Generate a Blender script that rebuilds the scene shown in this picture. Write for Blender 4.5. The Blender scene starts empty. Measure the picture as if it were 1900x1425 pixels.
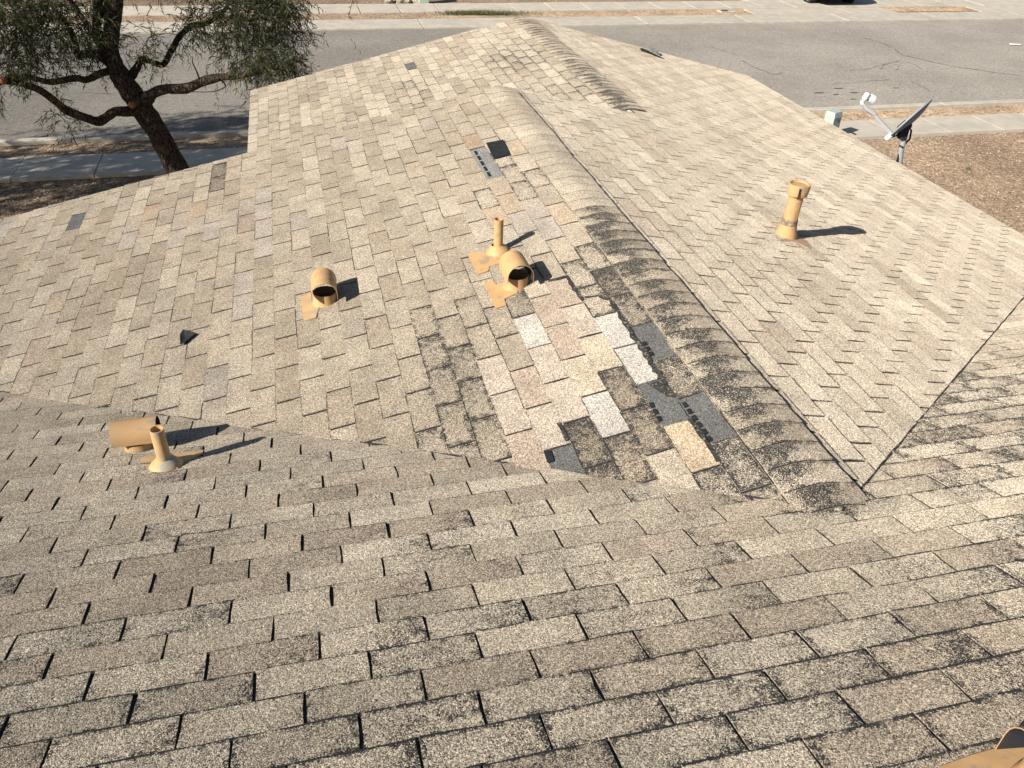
import bpy, bmesh, math, random
import numpy as np
from mathutils import Vector, Matrix
random.seed(11)
rng = np.random.default_rng(11)
sc = bpy.context.scene
COL = sc.collection

# ------------------------------------------------------------------ camera
F, CXP, CYP = 1537.04, 950.0, 712.5
CAM = Vector((-1.7419, -1.8311, 2.0613))
YAW, PITCH, ROLL = 0.2611, 0.6093, -0.0391
_f = Vector((math.sin(YAW) * math.cos(PITCH), math.cos(YAW) * math.cos(PITCH), -math.sin(PITCH)))
_r0 = Vector((math.cos(YAW), -math.sin(YAW), 0))
_d0 = _f.cross(_r0)
RT = _r0 * math.cos(ROLL) + _d0 * math.sin(ROLL)
DN = _d0 * math.cos(ROLL) - _r0 * math.sin(ROLL)
FW = _f
cd = bpy.data.cameras.new('camera')
cam = bpy.data.objects.new('camera', cd)
COL.objects.link(cam)
M = Matrix.Identity(4)
for i in range(3):
    M[i][0], M[i][1], M[i][2], M[i][3] = RT[i], -DN[i], -FW[i], CAM[i]
cam.matrix_world = M
cd.sensor_width = 36
cd.lens = F / 1900 * 36
cd.clip_start = 0.05
cd.clip_end = 2000
sc.camera = cam

# ------------------------------------------------------------------ sky, sun, exposure
SUN = Vector((0.775, 0.355, -0.525)).normalized()
EL = math.asin(-SUN.z)
AZ = math.atan2(-SUN.x, -SUN.y)
w = bpy.data.worlds.new('World')
sc.world = w
w.use_nodes = True
nt = w.node_tree
nt.nodes.clear()
sky = nt.nodes.new('ShaderNodeTexSky')
sky.sky_type = 'NISHITA'
sky.sun_disc = False
sky.sun_elevation = EL
sky.sun_rotation = AZ
bg = nt.nodes.new('ShaderNodeBackground')
bg.inputs['Strength'].default_value = 0.05
wo = nt.nodes.new('ShaderNodeOutputWorld')
nt.links.new(sky.outputs[0], bg.inputs[0])
nt.links.new(bg.outputs[0], wo.inputs[0])
sl = bpy.data.lights.new('sun', 'SUN')
sl.energy = 5.0
sl.angle = math.radians(0.53)
sl.color = (1.0, 0.925, 0.83)
so = bpy.data.objects.new('sun', sl)
COL.objects.link(so)
so.rotation_euler = SUN.to_track_quat('-Z', 'Y').to_euler()
so.location = (-20, -10, 20)
sc.view_settings.view_transform = 'Standard'
sc.view_settings.look = 'None'
sc.view_settings.exposure = 0.6
sc.view_settings.gamma = 1
sc.view_settings.use_curve_mapping = False
sc.cycles.max_bounces = 5

# ------------------------------------------------------------------ helpers
def ray(px, py):
    return RT * ((px - CXP) / F) + DN * ((py - CYP) / F) + FW

def at(px, py, y):
    """point at depth y seen in the direction of a photograph pixel"""
    d = ray(px, py)
    return CAM + d * ((y - CAM.y) / d.y)

def atz(px, py, z):
    d = ray(px, py)
    return CAM + d * ((z - CAM.z) / d.z)

def proj(X):
    d = X - CAM
    zz = d.dot(FW)
    return (F * d.dot(RT) / zz + CXP, F * d.dot(DN) / zz + CYP, zz)

def tag(o, label=None, cat=None, group=None, kind=None):
    if label: o['label'] = label
    if cat: o['category'] = cat
    if group: o['group'] = group
    if kind: o['kind'] = kind
    return o

def empty(name, loc=(0, 0, 0)):
    o = bpy.data.objects.new(name, None)
    o.location = loc
    o.empty_display_size = 0.1
    COL.objects.link(o)
    return o

def link(name, me, parent=None, world=True):
    o = bpy.data.objects.new(name, me)
    COL.objects.link(o)
    if parent is not None:
        o.parent = parent
        if world:                       # vertices are given in world space
            p, loc = parent, Vector((0, 0, 0))
            while p is not None:
                loc += Vector(p.location)
                p = p.parent
            o.location = -loc
    return o

def mesh(name, verts, faces, mat=None, parent=None, smooth=False):
    me = bpy.data.meshes.new(name)
    me.from_pydata([tuple(v) for v in verts], [], faces)
    if mat: me.materials.append(mat)
    if smooth:
        me.polygons.foreach_set('use_smooth', [True] * len(me.polygons))
    me.update()
    return link(name, me, parent)

class MB:
    """collects shapes into one mesh (world space)"""
    def __init__(s): s.v, s.f = [], []
    def add(s, vs, fs):
        n = len(s.v)
        s.v += [tuple(v) for v in vs]
        s.f += [tuple(i + n for i in f) for f in fs]
    def box(s, c, size, ax=None, bev=0.0):
        c = Vector(c)
        ax = ax or (Vector((1, 0, 0)), Vector((0, 1, 0)), Vector((0, 0, 1)))
        hx, hy, hz = [q / 2 for q in size]
        if bev <= 0:
            vs = [c + ax[0] * (sx * hx) + ax[1] * (sy * hy) + ax[2] * (sz * hz) for sz in (-1, 1) for sy in (-1, 1) for sx in (-1, 1)]
            s.add(vs, [(0, 2, 3, 1), (4, 5, 7, 6), (0, 1, 5, 4), (2, 6, 7, 3), (0, 4, 6, 2), (1, 3, 7, 5)])
        else:
            b = bev
            prof = [(-hx + b, -hy), (hx - b, -hy), (hx, -hy + b), (hx, hy - b), (hx - b, hy), (-hx + b, hy), (-hx, hy - b), (-hx, -hy + b)]
            sh = lambda k, z: [c + ax[0] * (x * k[0]) + ax[1] * (y * k[1]) + ax[2] * z for x, y in prof]
            kk = ((hx - b) / hx, (hy - b) / hy)
            s.loft([sh(kk, -hz), sh((1, 1), -hz + b), sh((1, 1), hz - b), sh(kk, hz)], cap=True)
    def loft(s, rings, cap=False, closed=True):
        n = len(rings[0])
        vs = [p for r in rings for p in r]
        fs = []
        for a in range(len(rings) - 1):
            for i in range(n if closed else n - 1):
                j = (i + 1) % n
                fs.append((a * n + i, a * n + j, (a + 1) * n + j, (a + 1) * n + i))
        if cap:
            fs.append(tuple(range(n - 1, -1, -1)))
            fs.append(tuple(range((len(rings) - 1) * n, len(rings) * n)))
        s.add(vs, fs)
    def tube(s, pts, rad, n=10, cap=True, wob=0.0):
        pts = [Vector(p) for p in pts]
        rings = []
        up = Vector((0.13, 0.31, 0.94)).normalized()
        for i, p in enumerate(pts):
            t = (pts[min(i + 1, len(pts) - 1)] - pts[max(i - 1, 0)]).normalized()
            if abs(t.dot(up)) > 0.97: up = Vector((0.9, 0.2, 0.1)).normalized()
            a = t.cross(up).normalized()
            b = a.cross(t).normalized()
            r = rad[i] if hasattr(rad, '__len__') else rad
            rings.append([p + (a * math.cos(2 * math.pi * k / n) + b * math.sin(2 * math.pi * k / n)) * r * (1 + wob * random.uniform(-1, 1)) for k in range(n)])
            up = b
        s.loft(rings, cap)
    def lathe(s, base, ax, prof, n=20, cap=False):
        """prof: list of (radius, height) along the axis"""
        ax = Vector(ax).normalized()
        a = ax.cross(Vector((0.3, 0.9, 0.2))).normalized()
        b = ax.cross(a).normalized()
        s.loft([[Vector(base) + ax * h + (a * math.cos(2 * math.pi * k / n) + b * math.sin(2 * math.pi * k / n)) * r for k in range(n)] for r, h in prof], cap)
    def build(s, name, mat, parent=None, smooth=False, auto=None):
        o = mesh(name, s.v, s.f, mat, parent, smooth)
        if smooth and auto:
            try: o.data.set_sharp_from_angle(angle=math.radians(auto))
            except Exception: pass
        return o

# ------------------------------------------------------------------ materials
def mat(name):
    m = bpy.data.materials.new(name)
    m.use_nodes = True
    t = m.node_tree
    t.nodes.clear()
    out = t.nodes.new('ShaderNodeOutputMaterial')
    bs = t.nodes.new('ShaderNodeBsdfPrincipled')
    t.links.new(bs.outputs[0], out.inputs[0])
    bs.inputs['Specular IOR Level'].default_value = 0.2
    return m, t, bs

class NT:
    def __init__(s, t): s.t = t
    def n(s, kind, **kw):
        nd = s.t.nodes.new(kind)
        for k, v in kw.items():
            setattr(nd, k, v)
        return nd
    def set(s, sock, v):
        if hasattr(v, 'is_linked') or hasattr(v, 'links'): s.t.links.new(v, sock)
        else: sock.default_value = v
    def math(s, op, a, b=None, c=None, clamp=False):
        nd = s.n('ShaderNodeMath', operation=op, use_clamp=clamp)
        s.set(nd.inputs[0], a)
        if b is not None: s.set(nd.inputs[1], b)
        if c is not None: s.set(nd.inputs[2], c)
        return nd.outputs[0]
    def mix(s, f, a, b, mode='MIX'):
        nd = s.n('ShaderNodeMix', data_type='RGBA', blend_type=mode)
        s.set(nd.inputs[0], f)
        s.set(nd.inputs[6], a)
        s.set(nd.inputs[7], b)
        return nd.outputs[2]
    def pos(s, scale=(1, 1, 1)):
        g = s.n('ShaderNodeNewGeometry')
        if scale == (1, 1, 1): return g.outputs['Position']
        nd = s.n('ShaderNodeVectorMath', operation='MULTIPLY')
        s.t.links.new(g.outputs['Position'], nd.inputs[0])
        nd.inputs[1].default_value = scale
        return nd.outputs[0]
    def noise(s, v, scale, detail=3, rough=0.55):
        nd = s.n('ShaderNodeTexNoise')
        s.t.links.new(v, nd.inputs['Vector'])
        nd.inputs['Scale'].default_value = scale
        nd.inputs['Detail'].default_value = detail
        nd.inputs['Roughness'].default_value = rough
        return nd.outputs['Fac']
    def cell(s, v, scale):
        nd = s.n('ShaderNodeTexVoronoi')
        s.t.links.new(v, nd.inputs['Vector'])
        nd.inputs['Scale'].default_value = scale
        sp = s.n('ShaderNodeSeparateColor')
        s.t.links.new(nd.outputs['Color'], sp.inputs[0])
        return sp.outputs, nd.outputs['Distance']
    def map(s, v, a, b, c=0.0, d=1.0, smooth=True):
        nd = s.n('ShaderNodeMapRange')
        nd.interpolation_type = 'SMOOTHSTEP' if smooth else 'LINEAR'
        s.set(nd.inputs[0], v)
        for i, q in enumerate((a, b, c, d)): s.set(nd.inputs[i + 1], q)
        return nd.outputs[0]
    def ramp(s, v, stops):
        nd = s.n('ShaderNodeValToRGB')
        cr = nd.color_ramp
        while len(cr.elements) > 1: cr.elements.remove(cr.elements[0])
        cr.elements[0].position = stops[0][0]
        cr.elements[0].color = (*stops[0][1], 1)
        for p, c in stops[1:]:
            e = cr.elements.new(p)
            e.color = (*c, 1)
        s.t.links.new(v, nd.inputs[0])
        return nd.outputs[0]
    def bump(s, h, bs, strength, dist):
        nd = s.n('ShaderNodeBump')
        nd.inputs['Strength'].default_value = strength
        nd.inputs['Distance'].default_value = dist
        s.t.links.new(h, nd.inputs['Height'])
        s.t.links.new(nd.outputs[0], bs.inputs['Normal'])

def rough(bs, r, diff=0.0):
    bs.inputs['Roughness'].default_value = r
    if 'Diffuse Roughness' in bs.inputs: bs.inputs['Diffuse Roughness'].default_value = diff

def shingle_material():
    m, t, bs = mat('shingle_granules')
    q = NT(t)
    P = q.pos()
    a1 = q.n('ShaderNodeAttribute', attribute_name='tint')
    a2 = q.n('ShaderNodeAttribute', attribute_name='tabuv')
    sp = q.n('ShaderNodeSeparateXYZ')
    t.links.new(a2.outputs['Vector'], sp.inputs[0])
    U, V, RND = sp.outputs
    wear = a1.outputs['Alpha']
    c1, d1 = q.cell(P, 480)
    c2, d2 = q.cell(P, 260)
    nb = q.noise(P, 110, 3)
    nl = q.noise(P, 26, 5, 0.7)
    nx = q.noise(P, 5, 3)
    # granule brightness
    g = q.math('ADD', q.math('MULTIPLY', c1[0], 0.5), q.math('MULTIPLY', c2[0], 0.5))
    gr = q.ramp(g, [(0.0, (0.14, 0.13, 0.12)), (0.2, (0.42, 0.40, 0.37)), (0.5, (0.98, 0.97, 0.95)), (0.75, (1.45, 1.45, 1.43)), (1.0, (2.0, 2.05, 2.05))])
    col = q.mix(1.0, a1.outputs['Color'], gr, 'MULTIPLY')
    bl = q.map(nb, 0.3, 0.7, 0.80, 1.2)
    bl2 = q.map(nx, 0.3, 0.7, 0.9, 1.1)
    col = q.mix(1.0, col, q.math('MULTIPLY', bl, bl2), 'MULTIPLY')
    # granule loss: speckled, thicker along slots and butt edges
    eu = q.map(q.math('SUBTRACT', 0.1524, q.math('ABSOLUTE', U)), 0.0, 0.04, 1.0, 0.0)
    ef = q.map(U, -0.03, 0.15, 0.0, 1.0)
    ev = q.map(V, 0.0, 0.025, 1.0, 0.0)
    et = q.map(V, 0.095, 0.127, 0.0, 1.0)
    edge = q.math('MAXIMUM', q.math('MAXIMUM', eu, ev), q.math('MULTIPLY', et, 0.8))
    edge = q.math('MULTIPLY', edge, q.map(nl, 0.36, 0.70, 0.0, 1.0))
    nw = q.map(nl, 0.28, 0.76, 0.0, 1.0, False)
    heavy = q.map(wear, 0.12, 0.32)
    body = q.math('ADD', 0.40, q.math('ADD', q.math('MULTIPLY', nw, 0.85), q.math('MULTIPLY', q.math('MULTIPLY', ef, nw), 0.9)))
    wm = q.math('MULTIPLY', wear, body)
    wm = q.math('ADD', wm, q.math('MULTIPLY', edge, q.math('ADD', 0.16, q.math('MULTIPLY', heavy, 0.55))))
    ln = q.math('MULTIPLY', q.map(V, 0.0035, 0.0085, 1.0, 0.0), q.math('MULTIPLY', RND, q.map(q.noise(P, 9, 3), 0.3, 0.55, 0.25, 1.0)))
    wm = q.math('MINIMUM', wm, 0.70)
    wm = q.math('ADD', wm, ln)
    g3 = q.math('ADD', q.math('MULTIPLY', c1[1], 0.5), q.math('MULTIPLY', c2[1], 0.5))
    bare = q.map(q.math('SUBTRACT', wm, g3), -0.07, 0.07)
    blk = q.mix(c1[2], (0.016, 0.017, 0.019, 1), (0.06, 0.06, 0.058, 1))
    col = q.mix(bare, col, blk)
    t.links.new(col, bs.inputs['Base Color'])
    rough(bs, 0.95, 1.0)
    bs.inputs['Specular IOR Level'].default_value = 0.1
    h = q.math('ADD', q.math('MULTIPLY', d1, -0.6), q.math('ADD', q.math('MULTIPLY', d2, -0.5), nb))
    q.bump(h, bs, 0.8, 0.004)
    return m

def simple(name, col, r=0.7, var=0.15, scale=20, bump=0.0, metal=0.0, stains=None, bscale=60, detail=4, vec=(1, 1, 1)):
    m, t, bs = mat(name)
    q = NT(t)
    P = q.pos(vec)
    n = q.noise(P, scale, detail)
    lo = tuple(c * (1 - var) for c in col)
    hi = tuple(min(1, c * (1 + var)) for c in col)
    c = q.mix(q.map(n, 0.3, 0.7), (*lo, 1), (*hi, 1))
    if stains:
        scol, sscale, a, b = stains
        c = q.mix(q.map(q.noise(P, sscale, 4), a, b), c, (*scol, 1))
    t.links.new(c, bs.inputs['Base Color'])
    rough(bs, r)
    bs.inputs['Metallic'].default_value = metal
    if bump: q.bump(q.noise(P, bscale, 4), bs, bump, 0.01)
    return m

def speckle(name, stops, s1, s2, big=0.4, bumpd=0.006, bstr=0.5, blot=(0.9, 1.1), r=0.9, tone=None):
    m, t, bs = mat(name)
    q = NT(t)
    P = q.pos()
    c1, d1 = q.cell(P, s1)
    c2, d2 = q.cell(P, s2)
    n = q.noise(P, big, 5, 0.6)
    g = q.math('ADD', q.math('MULTIPLY', c1[0], 0.55), q.math('MULTIPLY', c2[0], 0.45))
    col = q.ramp(g, stops)
    col = q.mix(1.0, col, q.map(n, 0.3, 0.7, *blot), 'MULTIPLY')
    if tone:
        tc, ts, a, b = tone
        col = q.mix(q.map(q.noise(P, ts, 4), a, b), col, (*tc, 1))
    t.links.new(col, bs.inputs['Base Color'])
    rough(bs, r, 0.8)
    q.bump(q.math('MULTIPLY', q.math('ADD', d1, d2), -1.0), bs, bstr, bumpd)
    return m

MSH = shingle_material()
MUND = simple('roof_underlayment', (0.035, 0.035, 0.037), 0.9, 0.3, 40)
MROAD = speckle('asphalt_road', [(0.0, (0.12, 0.111, 0.098)), (0.4, (0.20, 0.186, 0.164)), (0.72, (0.235, 0.22, 0.195)), (0.93, (0.28, 0.263, 0.234)), (1.0, (0.48, 0.46, 0.42))], 45, 24, 0.35, 0.006, 0.3, (0.88, 1.1))
MCON = simple('concrete', (0.52, 0.475, 0.395), 0.9, 0.08, 3, 0.15, stains=((0.44, 0.40, 0.33), 1.1, 0.5, 0.75))
MKERB = simple('kerb_concrete', (0.50, 0.46, 0.385), 0.9, 0.10, 4, 0.15, stains=((0.40, 0.37, 0.31), 0.8, 0.5, 0.75))
MDIRT = speckle('dirt_gravel', [(0.0, (0.07, 0.048, 0.032)), (0.3, (0.185, 0.133, 0.09)), (0.65, (0.26, 0.192, 0.132)), (0.88, (0.35, 0.275, 0.198)), (1.0, (0.58, 0.5, 0.4))], 36, 18, 0.6, 0.018, 0.8, (0.8, 1.15))
MSTRIP = speckle('dirt_strip', [(0.0, (0.12, 0.083, 0.052)), (0.35, (0.27, 0.195, 0.128)), (0.65, (0.34, 0.255, 0.175)), (1.0, (0.48, 0.39, 0.29))], 26, 12, 0.8, 0.02, 0.8, (0.8, 1.15))
MPEB = simple('pebble', (0.45, 0.37, 0.28), 0.9, 0.4, 9)
MPAINT = simple('tan_painted_metal', (0.55, 0.345, 0.165), 0.55, 0.08, 14, 0.05, stains=((0.36, 0.28, 0.18), 16, 0.54, 0.70))
MPAINTW = simple('tan_paint_worn', (0.54, 0.35, 0.18), 0.55, 0.10, 14, 0.08, stains=((0.34, 0.32, 0.27), 9, 0.50, 0.64))
MBARREL = simple('tan_paint_weathered', (0.44, 0.285, 0.145), 0.5, 0.12, 8, 0.05, stains=((0.24, 0.23, 0.17), 7, 0.52, 0.64), vec=(0.6, 1, 1))
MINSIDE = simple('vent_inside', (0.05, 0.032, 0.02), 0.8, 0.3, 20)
MBLACK = simple('black_asphalt_scrap', (0.022, 0.024, 0.026), 0.75, 0.3, 30, 0.1)
MTORNSHADE = simple('torn_asphalt_and_shade', (0.045, 0.044, 0.042), 0.95, 0.6, 90, 0.6, stains=((0.25, 0.22, 0.17), 70, 0.56, 0.66))  # torn edges, and the painted shadow line in the right valley
MGAP = simple('dark_joint', (0.02, 0.018, 0.016), 0.95, 0.2, 30)
MCRACK = simple('crack_dark', (0.12, 0.112, 0.1), 0.95, 0.3, 5)
MWALL = simple('stucco_wall', (0.45, 0.36, 0.25), 0.9, 0.06, 6, 0.3)
MTRIM = simple('painted_fascia', (0.40, 0.30, 0.19), 0.7, 0.08, 8)
MEDGE = simple('drip_edge', (0.50, 0.43, 0.32), 0.6, 0.08, 8)
MGREY = simple('grey_dish_metal', (0.29, 0.315, 0.36), 0.5, 0.06, 5)
MWHITE = simple('white_plastic', (0.72, 0.73, 0.75), 0.45, 0.04, 6)
MGALV = simple('galvanised_pipe', (0.42, 0.45, 0.47), 0.4, 0.08, 12, metal=0.3)
MDARK = simple('dark_bracket', (0.035, 0.038, 0.048), 0.5, 0.15, 10)
MCABLE = simple('black_cable', (0.018, 0.018, 0.018), 0.5, 0.1, 10)
MGREEN = simple('pale_green_cabinet', (0.40, 0.49, 0.44), 0.55, 0.05, 6, stains=((0.30, 0.38, 0.33), 5, 0.55, 0.75))
MCAR = simple('black_car_paint', (0.012, 0.012, 0.014), 0.25, 0.05, 4)
MGLASS = simple('dark_car_glass', (0.02, 0.025, 0.03), 0.08, 0.05, 4)
MTYRE = simple('tyre_rubber', (0.018, 0.018, 0.018), 0.9, 0.2, 20)
MRED = simple('red_lamp', (0.3, 0.01, 0.01), 0.25, 0.05, 8)
MROCK = simple('landscape_rock', (0.34, 0.29, 0.23), 0.9, 0.35, 6, 0.5)
MGRASS = simple('dry_grass', (0.13, 0.13, 0.055), 0.9, 0.35, 9)
MCUT = simple('fresh_pruning_cut', (0.24, 0.10, 0.06), 0.85, 0.2, 40)
MPAPER = simple('white_litter', (0.75, 0.73, 0.7), 0.8, 0.05, 5)

def bark_material():
    m, t, bs = mat('bark')
    q = NT(t)
    P = q.pos((1, 1, 0.28))
    v = q.n('ShaderNodeTexVoronoi', feature='DISTANCE_TO_EDGE')
    t.links.new(P, v.inputs['Vector'])
    v.inputs['Scale'].default_value = 26
    n = q.noise(P, 30, 5)
    h = q.math('ADD', q.map(v.outputs['Distance'], 0.0, 0.12), q.math('MULTIPLY', n, 0.7))
    c = q.mix(q.map(h, 0.2, 1.3), (0.018, 0.013, 0.010, 1), (0.085, 0.062, 0.047, 1))
    t.links.new(c, bs.inputs['Base Color'])
    rough(bs, 0.95, 0.6)
    q.bump(h, bs, 1.0, 0.03)
    return m
MBARK = bark_material()

def leaf_material():
    m, t, bs = mat('willow_leaf')
    q = NT(t)
    a = q.n('ShaderNodeAttribute', attribute_name='leafcol')
    t.links.new(a.outputs['Color'], bs.inputs['Base Color'])
    rough(bs, 0.5)
    tr = q.n('ShaderNodeBsdfTranslucent')
    t.links.new(q.mix(1.0, a.outputs['Color'], (1.3, 1.5, 0.7, 1), 'MULTIPLY'), tr.inputs[0])
    mx = q.n('ShaderNodeMixShader')
    mx.inputs[0].default_value = 0.25
    t.links.new(bs.outputs[0], mx.inputs[1])
    t.links.new(tr.outputs[0], mx.inputs[2])
    out = [n for n in t.nodes if n.type == 'OUTPUT_MATERIAL'][0]
    t.links.new(mx.outputs[0], out.inputs[0])
    return m
MLEAF = leaf_material()

# ------------------------------------------------------------------ ground, street
GZ = -3.7
def sheet(name, poly, z, m, parent=None):
    return mesh(name, [(x, y, z) for x, y in poly], [tuple(range(len(poly)))], m, parent)

def slab(name, poly, z0, z1, m, parent=None):
    n = len(poly)
    vs = [(x, y, z0) for x, y in poly] + [(x, y, z1) for x, y in poly]
    fs = [tuple(range(n, 2 * n))] + [(i, (i + 1) % n, n + (i + 1) % n, n + i) for i in range(n)]
    return mesh(name, vs, fs, m, parent)

tag(sheet('ground', [(-400, -400), (400, -400), (400, 400), (-400, 400)], GZ - 0.02, MDIRT), kind='structure')
XA, XB = -40, 60
road = tag(sheet('road', [(XA, 15.95), (XB, 15.6), (XB, 24.85), (XA, 25.75)], GZ - 0.004, MROAD), kind='structure')
# kerbs: sections are pieces
def run_pieces(parent, name, ya, yb, x0, x1, L, z0, z1, m, gap=0.012, skip=None, bev=0.02):
    # ya, yb: functions x -> y
    k, x = 0, x0
    while x < x1:
        xe = min(x + L, x1)
        if not (skip and skip(x, xe)):
            a, b = x + gap / 2, xe - gap / 2
            dz = random.uniform(-0.004, 0.004)
            poly = [(a, ya(a)), (b, ya(b)), (b, yb(b)), (a, yb(a))]
            inn = [(a + bev, ya(a) + bev), (b - bev, ya(b) + bev), (b - bev, yb(b) - bev), (a + bev, yb(a) - bev)]
            vs = [(px, py, z0) for px, py in poly] + [(px, py, z1 + dz - bev * 0.4) for px, py in poly] + [(px, py, z1 + dz) for px, py in inn]
            fs = [(8, 9, 10, 11)] + [(4 + i, 4 + (i + 1) % 4, 8 + (i + 1) % 4, 8 + i) for i in range(4)] + [(i, (i + 1) % 4, 4 + (i + 1) % 4, 4 + i) for i in range(4)]
            mesh(name, vs, fs, m, parent)
        x = xe
lin = lambda a, b: (lambda x: a + (b - a) * (x + 2.5) / 17.5)
nk0, nk1 = lin(15.99, 15.78), lin(15.80, 15.56)          # near kerb: road edge, back
nw0, nw1 = lin(15.03, 14.88), lin(13.93, 13.78)          # near walk: street side, house side
fk0, fk1 = lin(25.45, 25.15), lin(26.68, 26.36)          # far kerb and gutter
fs1 = lin(27.63, 27.32)                                  # far strip back
fw1 = lin(29.02, 28.66)                                  # far walk back
kerb = tag(empty('kerb', (0, 15.9, GZ)), kind='structure')
run_pieces(kerb, 'kerb_stone', nk1, nk0, -26, 34, 3.6, GZ - 0.1, GZ + 0.10, MKERB)
fkerb = tag(empty('kerb', (0, 26, GZ)), kind='structure')
run_pieces(fkerb, 'kerb_stone', fk0, fk1, -27.2, 50, 3.68, GZ - 0.1, GZ + 0.05, MKERB, gap=0.02)
pave = tag(empty('pavement', (0, 14.4, GZ)), kind='structure')
run_pieces(pave, 'paving_slab', nw1, nw0, -26.2, 34, 1.38, GZ - 0.1, GZ + 0.05, MCON, gap=0.016, bev=0.008)
fpave = tag(empty('pavement', (0, 28.2, GZ)), kind='structure')
run_pieces(fpave, 'paving_slab', fs1, fw1, -27, 50, 1.31, GZ - 0.1, GZ + 0.07, MCON, gap=0.03, bev=0.008)
# dark joint bed under the slabs
for nm, a, b, z in (('joint_bed', nw1, nw0, GZ - 0.012), ('joint_bed', fs1, fw1, GZ - 0.012)):
    sheet(nm, [(-26, a(-26)), (34, a(34)), (34, b(34)), (-26, b(-26))], z, MGAP, pave if a is nw1 else fpave)
tag(sheet('verge', [(XA, nw0(XA)), (XB, nw0(XB)), (XB, nk1(XB)), (XA, nk1(XA))], GZ + 0.02, MSTRIP), kind='structure')
# far strip, interrupted by driveways
xs1 = atz(1397, 27, GZ).x
tag(slab('verge', [(-27, fk1(-27)), (xs1, fk1(xs1)), (xs1 - 0.1, fs1(xs1)), (-27, fs1(-27))], GZ - 0.1, GZ + 0.035, MSTRIP), kind='structure')
pa, pb, pc, pd = [atz(*p, GZ) for p in ((1668, 24), (1815, 23), (1780, 14), (1620, 15))]
tag(slab('verge', [(pa.x, pa.y), (pb.x, pb.y), (pc.x, pc.y), (pd.x, pd.y)], GZ - 0.1, GZ + 0.055, MSTRIP), kind='structure')
x2 = atz(1383, 2, GZ).x
drive = tag(empty('driveway', (16, 28, GZ)), kind='structure')
def drive_panels(x0, x1, nx, y0f, y1f, ny, z, skip=()):
    for i in range(nx):
        for j in range(ny):
            if (i, j) in skip: continue
            a = x0 + (x1 - x0) * i / nx + 0.012
            b = x0 + (x1 - x0) * (i + 1) / nx - 0.012
            ya = lambda x: y0f(x) + (y1f(x) - y0f(x)) * j / ny + 0.012
            yb = lambda x: y0f(x) + (y1f(x) - y0f(x)) * (j + 1) / ny - 0.012
            slab('concrete_panel', [(a, ya(a)), (b, ya(b)), (b, yb(b)), (a, yb(a))], GZ - 0.1, z, MCON, drive)
drive_panels(xs1, pa.x - 0.15, 3, lambda x: fk1(x) + 0.005, lambda x: fs1(x) - 0.005, 1, GZ + 0.045)
drive_panels(pb.x + 0.1, pb.x + 8, 3, lambda x: fk1(x) + 0.005, lambda x: fs1(x) - 0.005, 1, GZ + 0.045)
drive_panels(x2, x2 + 5.6, 2, lambda x: fw1(x) + 0.005, lambda x: 38.0, 3, GZ + 0.06)
drive_panels(pb.x - 0.6, pb.x + 8, 3, lambda x: fw1(x) + 0.005, lambda x: 38.0, 3, GZ + 0.06)
# gravel drip on the near side of far kerb: a lidded meter box in the strip
mb = MB()
c = atz(1347, 24, GZ)
mb.box((c.x, c.y, GZ + 0.05), (0.55, 0.34, 0.05), bev=0.012)
mo = tag(mb.build('meter_box', MKERB), 'flat concrete meter box lid in the dirt strip beside the driveway', 'meter box')
mb = MB(); mb.box((c.x - 0.06, c.y, GZ + 0.0775), (0.24, 0.2, 0.006)); mb.build('lid', MDARK, mo)

# cracks in the asphalt
def crack(pts, wd=0.03):
    P = [atz(px, py, GZ) for px, py in pts]
    fine = []
    for a, b in zip(P[:-1], P[1:]):
        n = max(2, int((b - a).length / 0.18))
        for k in range(n):
            q = a.lerp(b, k / n)
            fine.append(Vector((q.x + random.uniform(-.05, .05), q.y + random.uniform(-.05, .05), 0)))
    fine.append(P[-1])
    vs, fs = [], []
    for i, q in enumerate(fine):
        t = (fine[min(i + 1, len(fine) - 1)] - fine[max(i - 1, 0)])
        n = Vector((-t.y, t.x, 0)).normalized() * wd * random.uniform(0.1, 0.5)
        vs += [(q.x + n.x, q.y + n.y, GZ + 0.001), (q.x - n.x, q.y - n.y, GZ + 0.001)]
        if i: fs.append((2 * i - 2, 2 * i - 1, 2 * i + 1, 2 * i))
    mesh('crack', vs, fs, MCRACK, road)
crack([(1605, 70), (1650, 85), (1672, 102), (1700, 108), (1750, 120), (1800, 128), (1850, 135), (1895, 140)], 0.05)
crack([(1310, 82), (1345, 95), (1370, 103)], 0.03)
crack([(1380, 112), (1400, 125), (1430, 137), (1452, 136)], 0.045)
crack([(1575, 131), (1610, 128), (1640, 120), (1668, 112), (1690, 118), (1712, 128)], 0.025)
crack([(1630, 128), (1650, 117), (1672, 122), (1660, 131)], 0.02)
crack([(1690, 150), (1710, 160), (1725, 170)], 0.025)
crack([(1545, 155), (1600, 152), (1650, 147)], 0.02)
crack([(0, 176), (60, 174), (120, 172), (200, 173), (290, 176)], 0.03)
crack([(650, 70), (660, 85), (668, 100)], 0.02)
crack([(300, 61), (340, 66), (420, 66), (480, 63)], 0.05)
for px, py, wx in ((1520, 172, .17), (1551, 175, .11), (1555, 164, .15), (1585, 172, .15), (1583, 184, .12), (1663, 163, .11)):
    q = atz(px, py, GZ)
    n = 9
    mesh('oil_spot', [(q.x + wx * random.uniform(.7, 1) * math.cos(k * 2 * math.pi / n), q.y + .45 * wx * random.uniform(.6, 1) * math.sin(k * 2 * math.pi / n), GZ + 0.001) for k in range(n)], [tuple(range(n))], MCRACK, road)
q = atz(1883, 84, GZ)
mb = MB(); mb.box((q.x, q.y, GZ + 0.03), (0.34, 0.09, 0.03), (Vector((.95, -.3, 0)), Vector((.3, .95, 0)), Vector((0, 0, 1))), bev=0.006)
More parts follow.
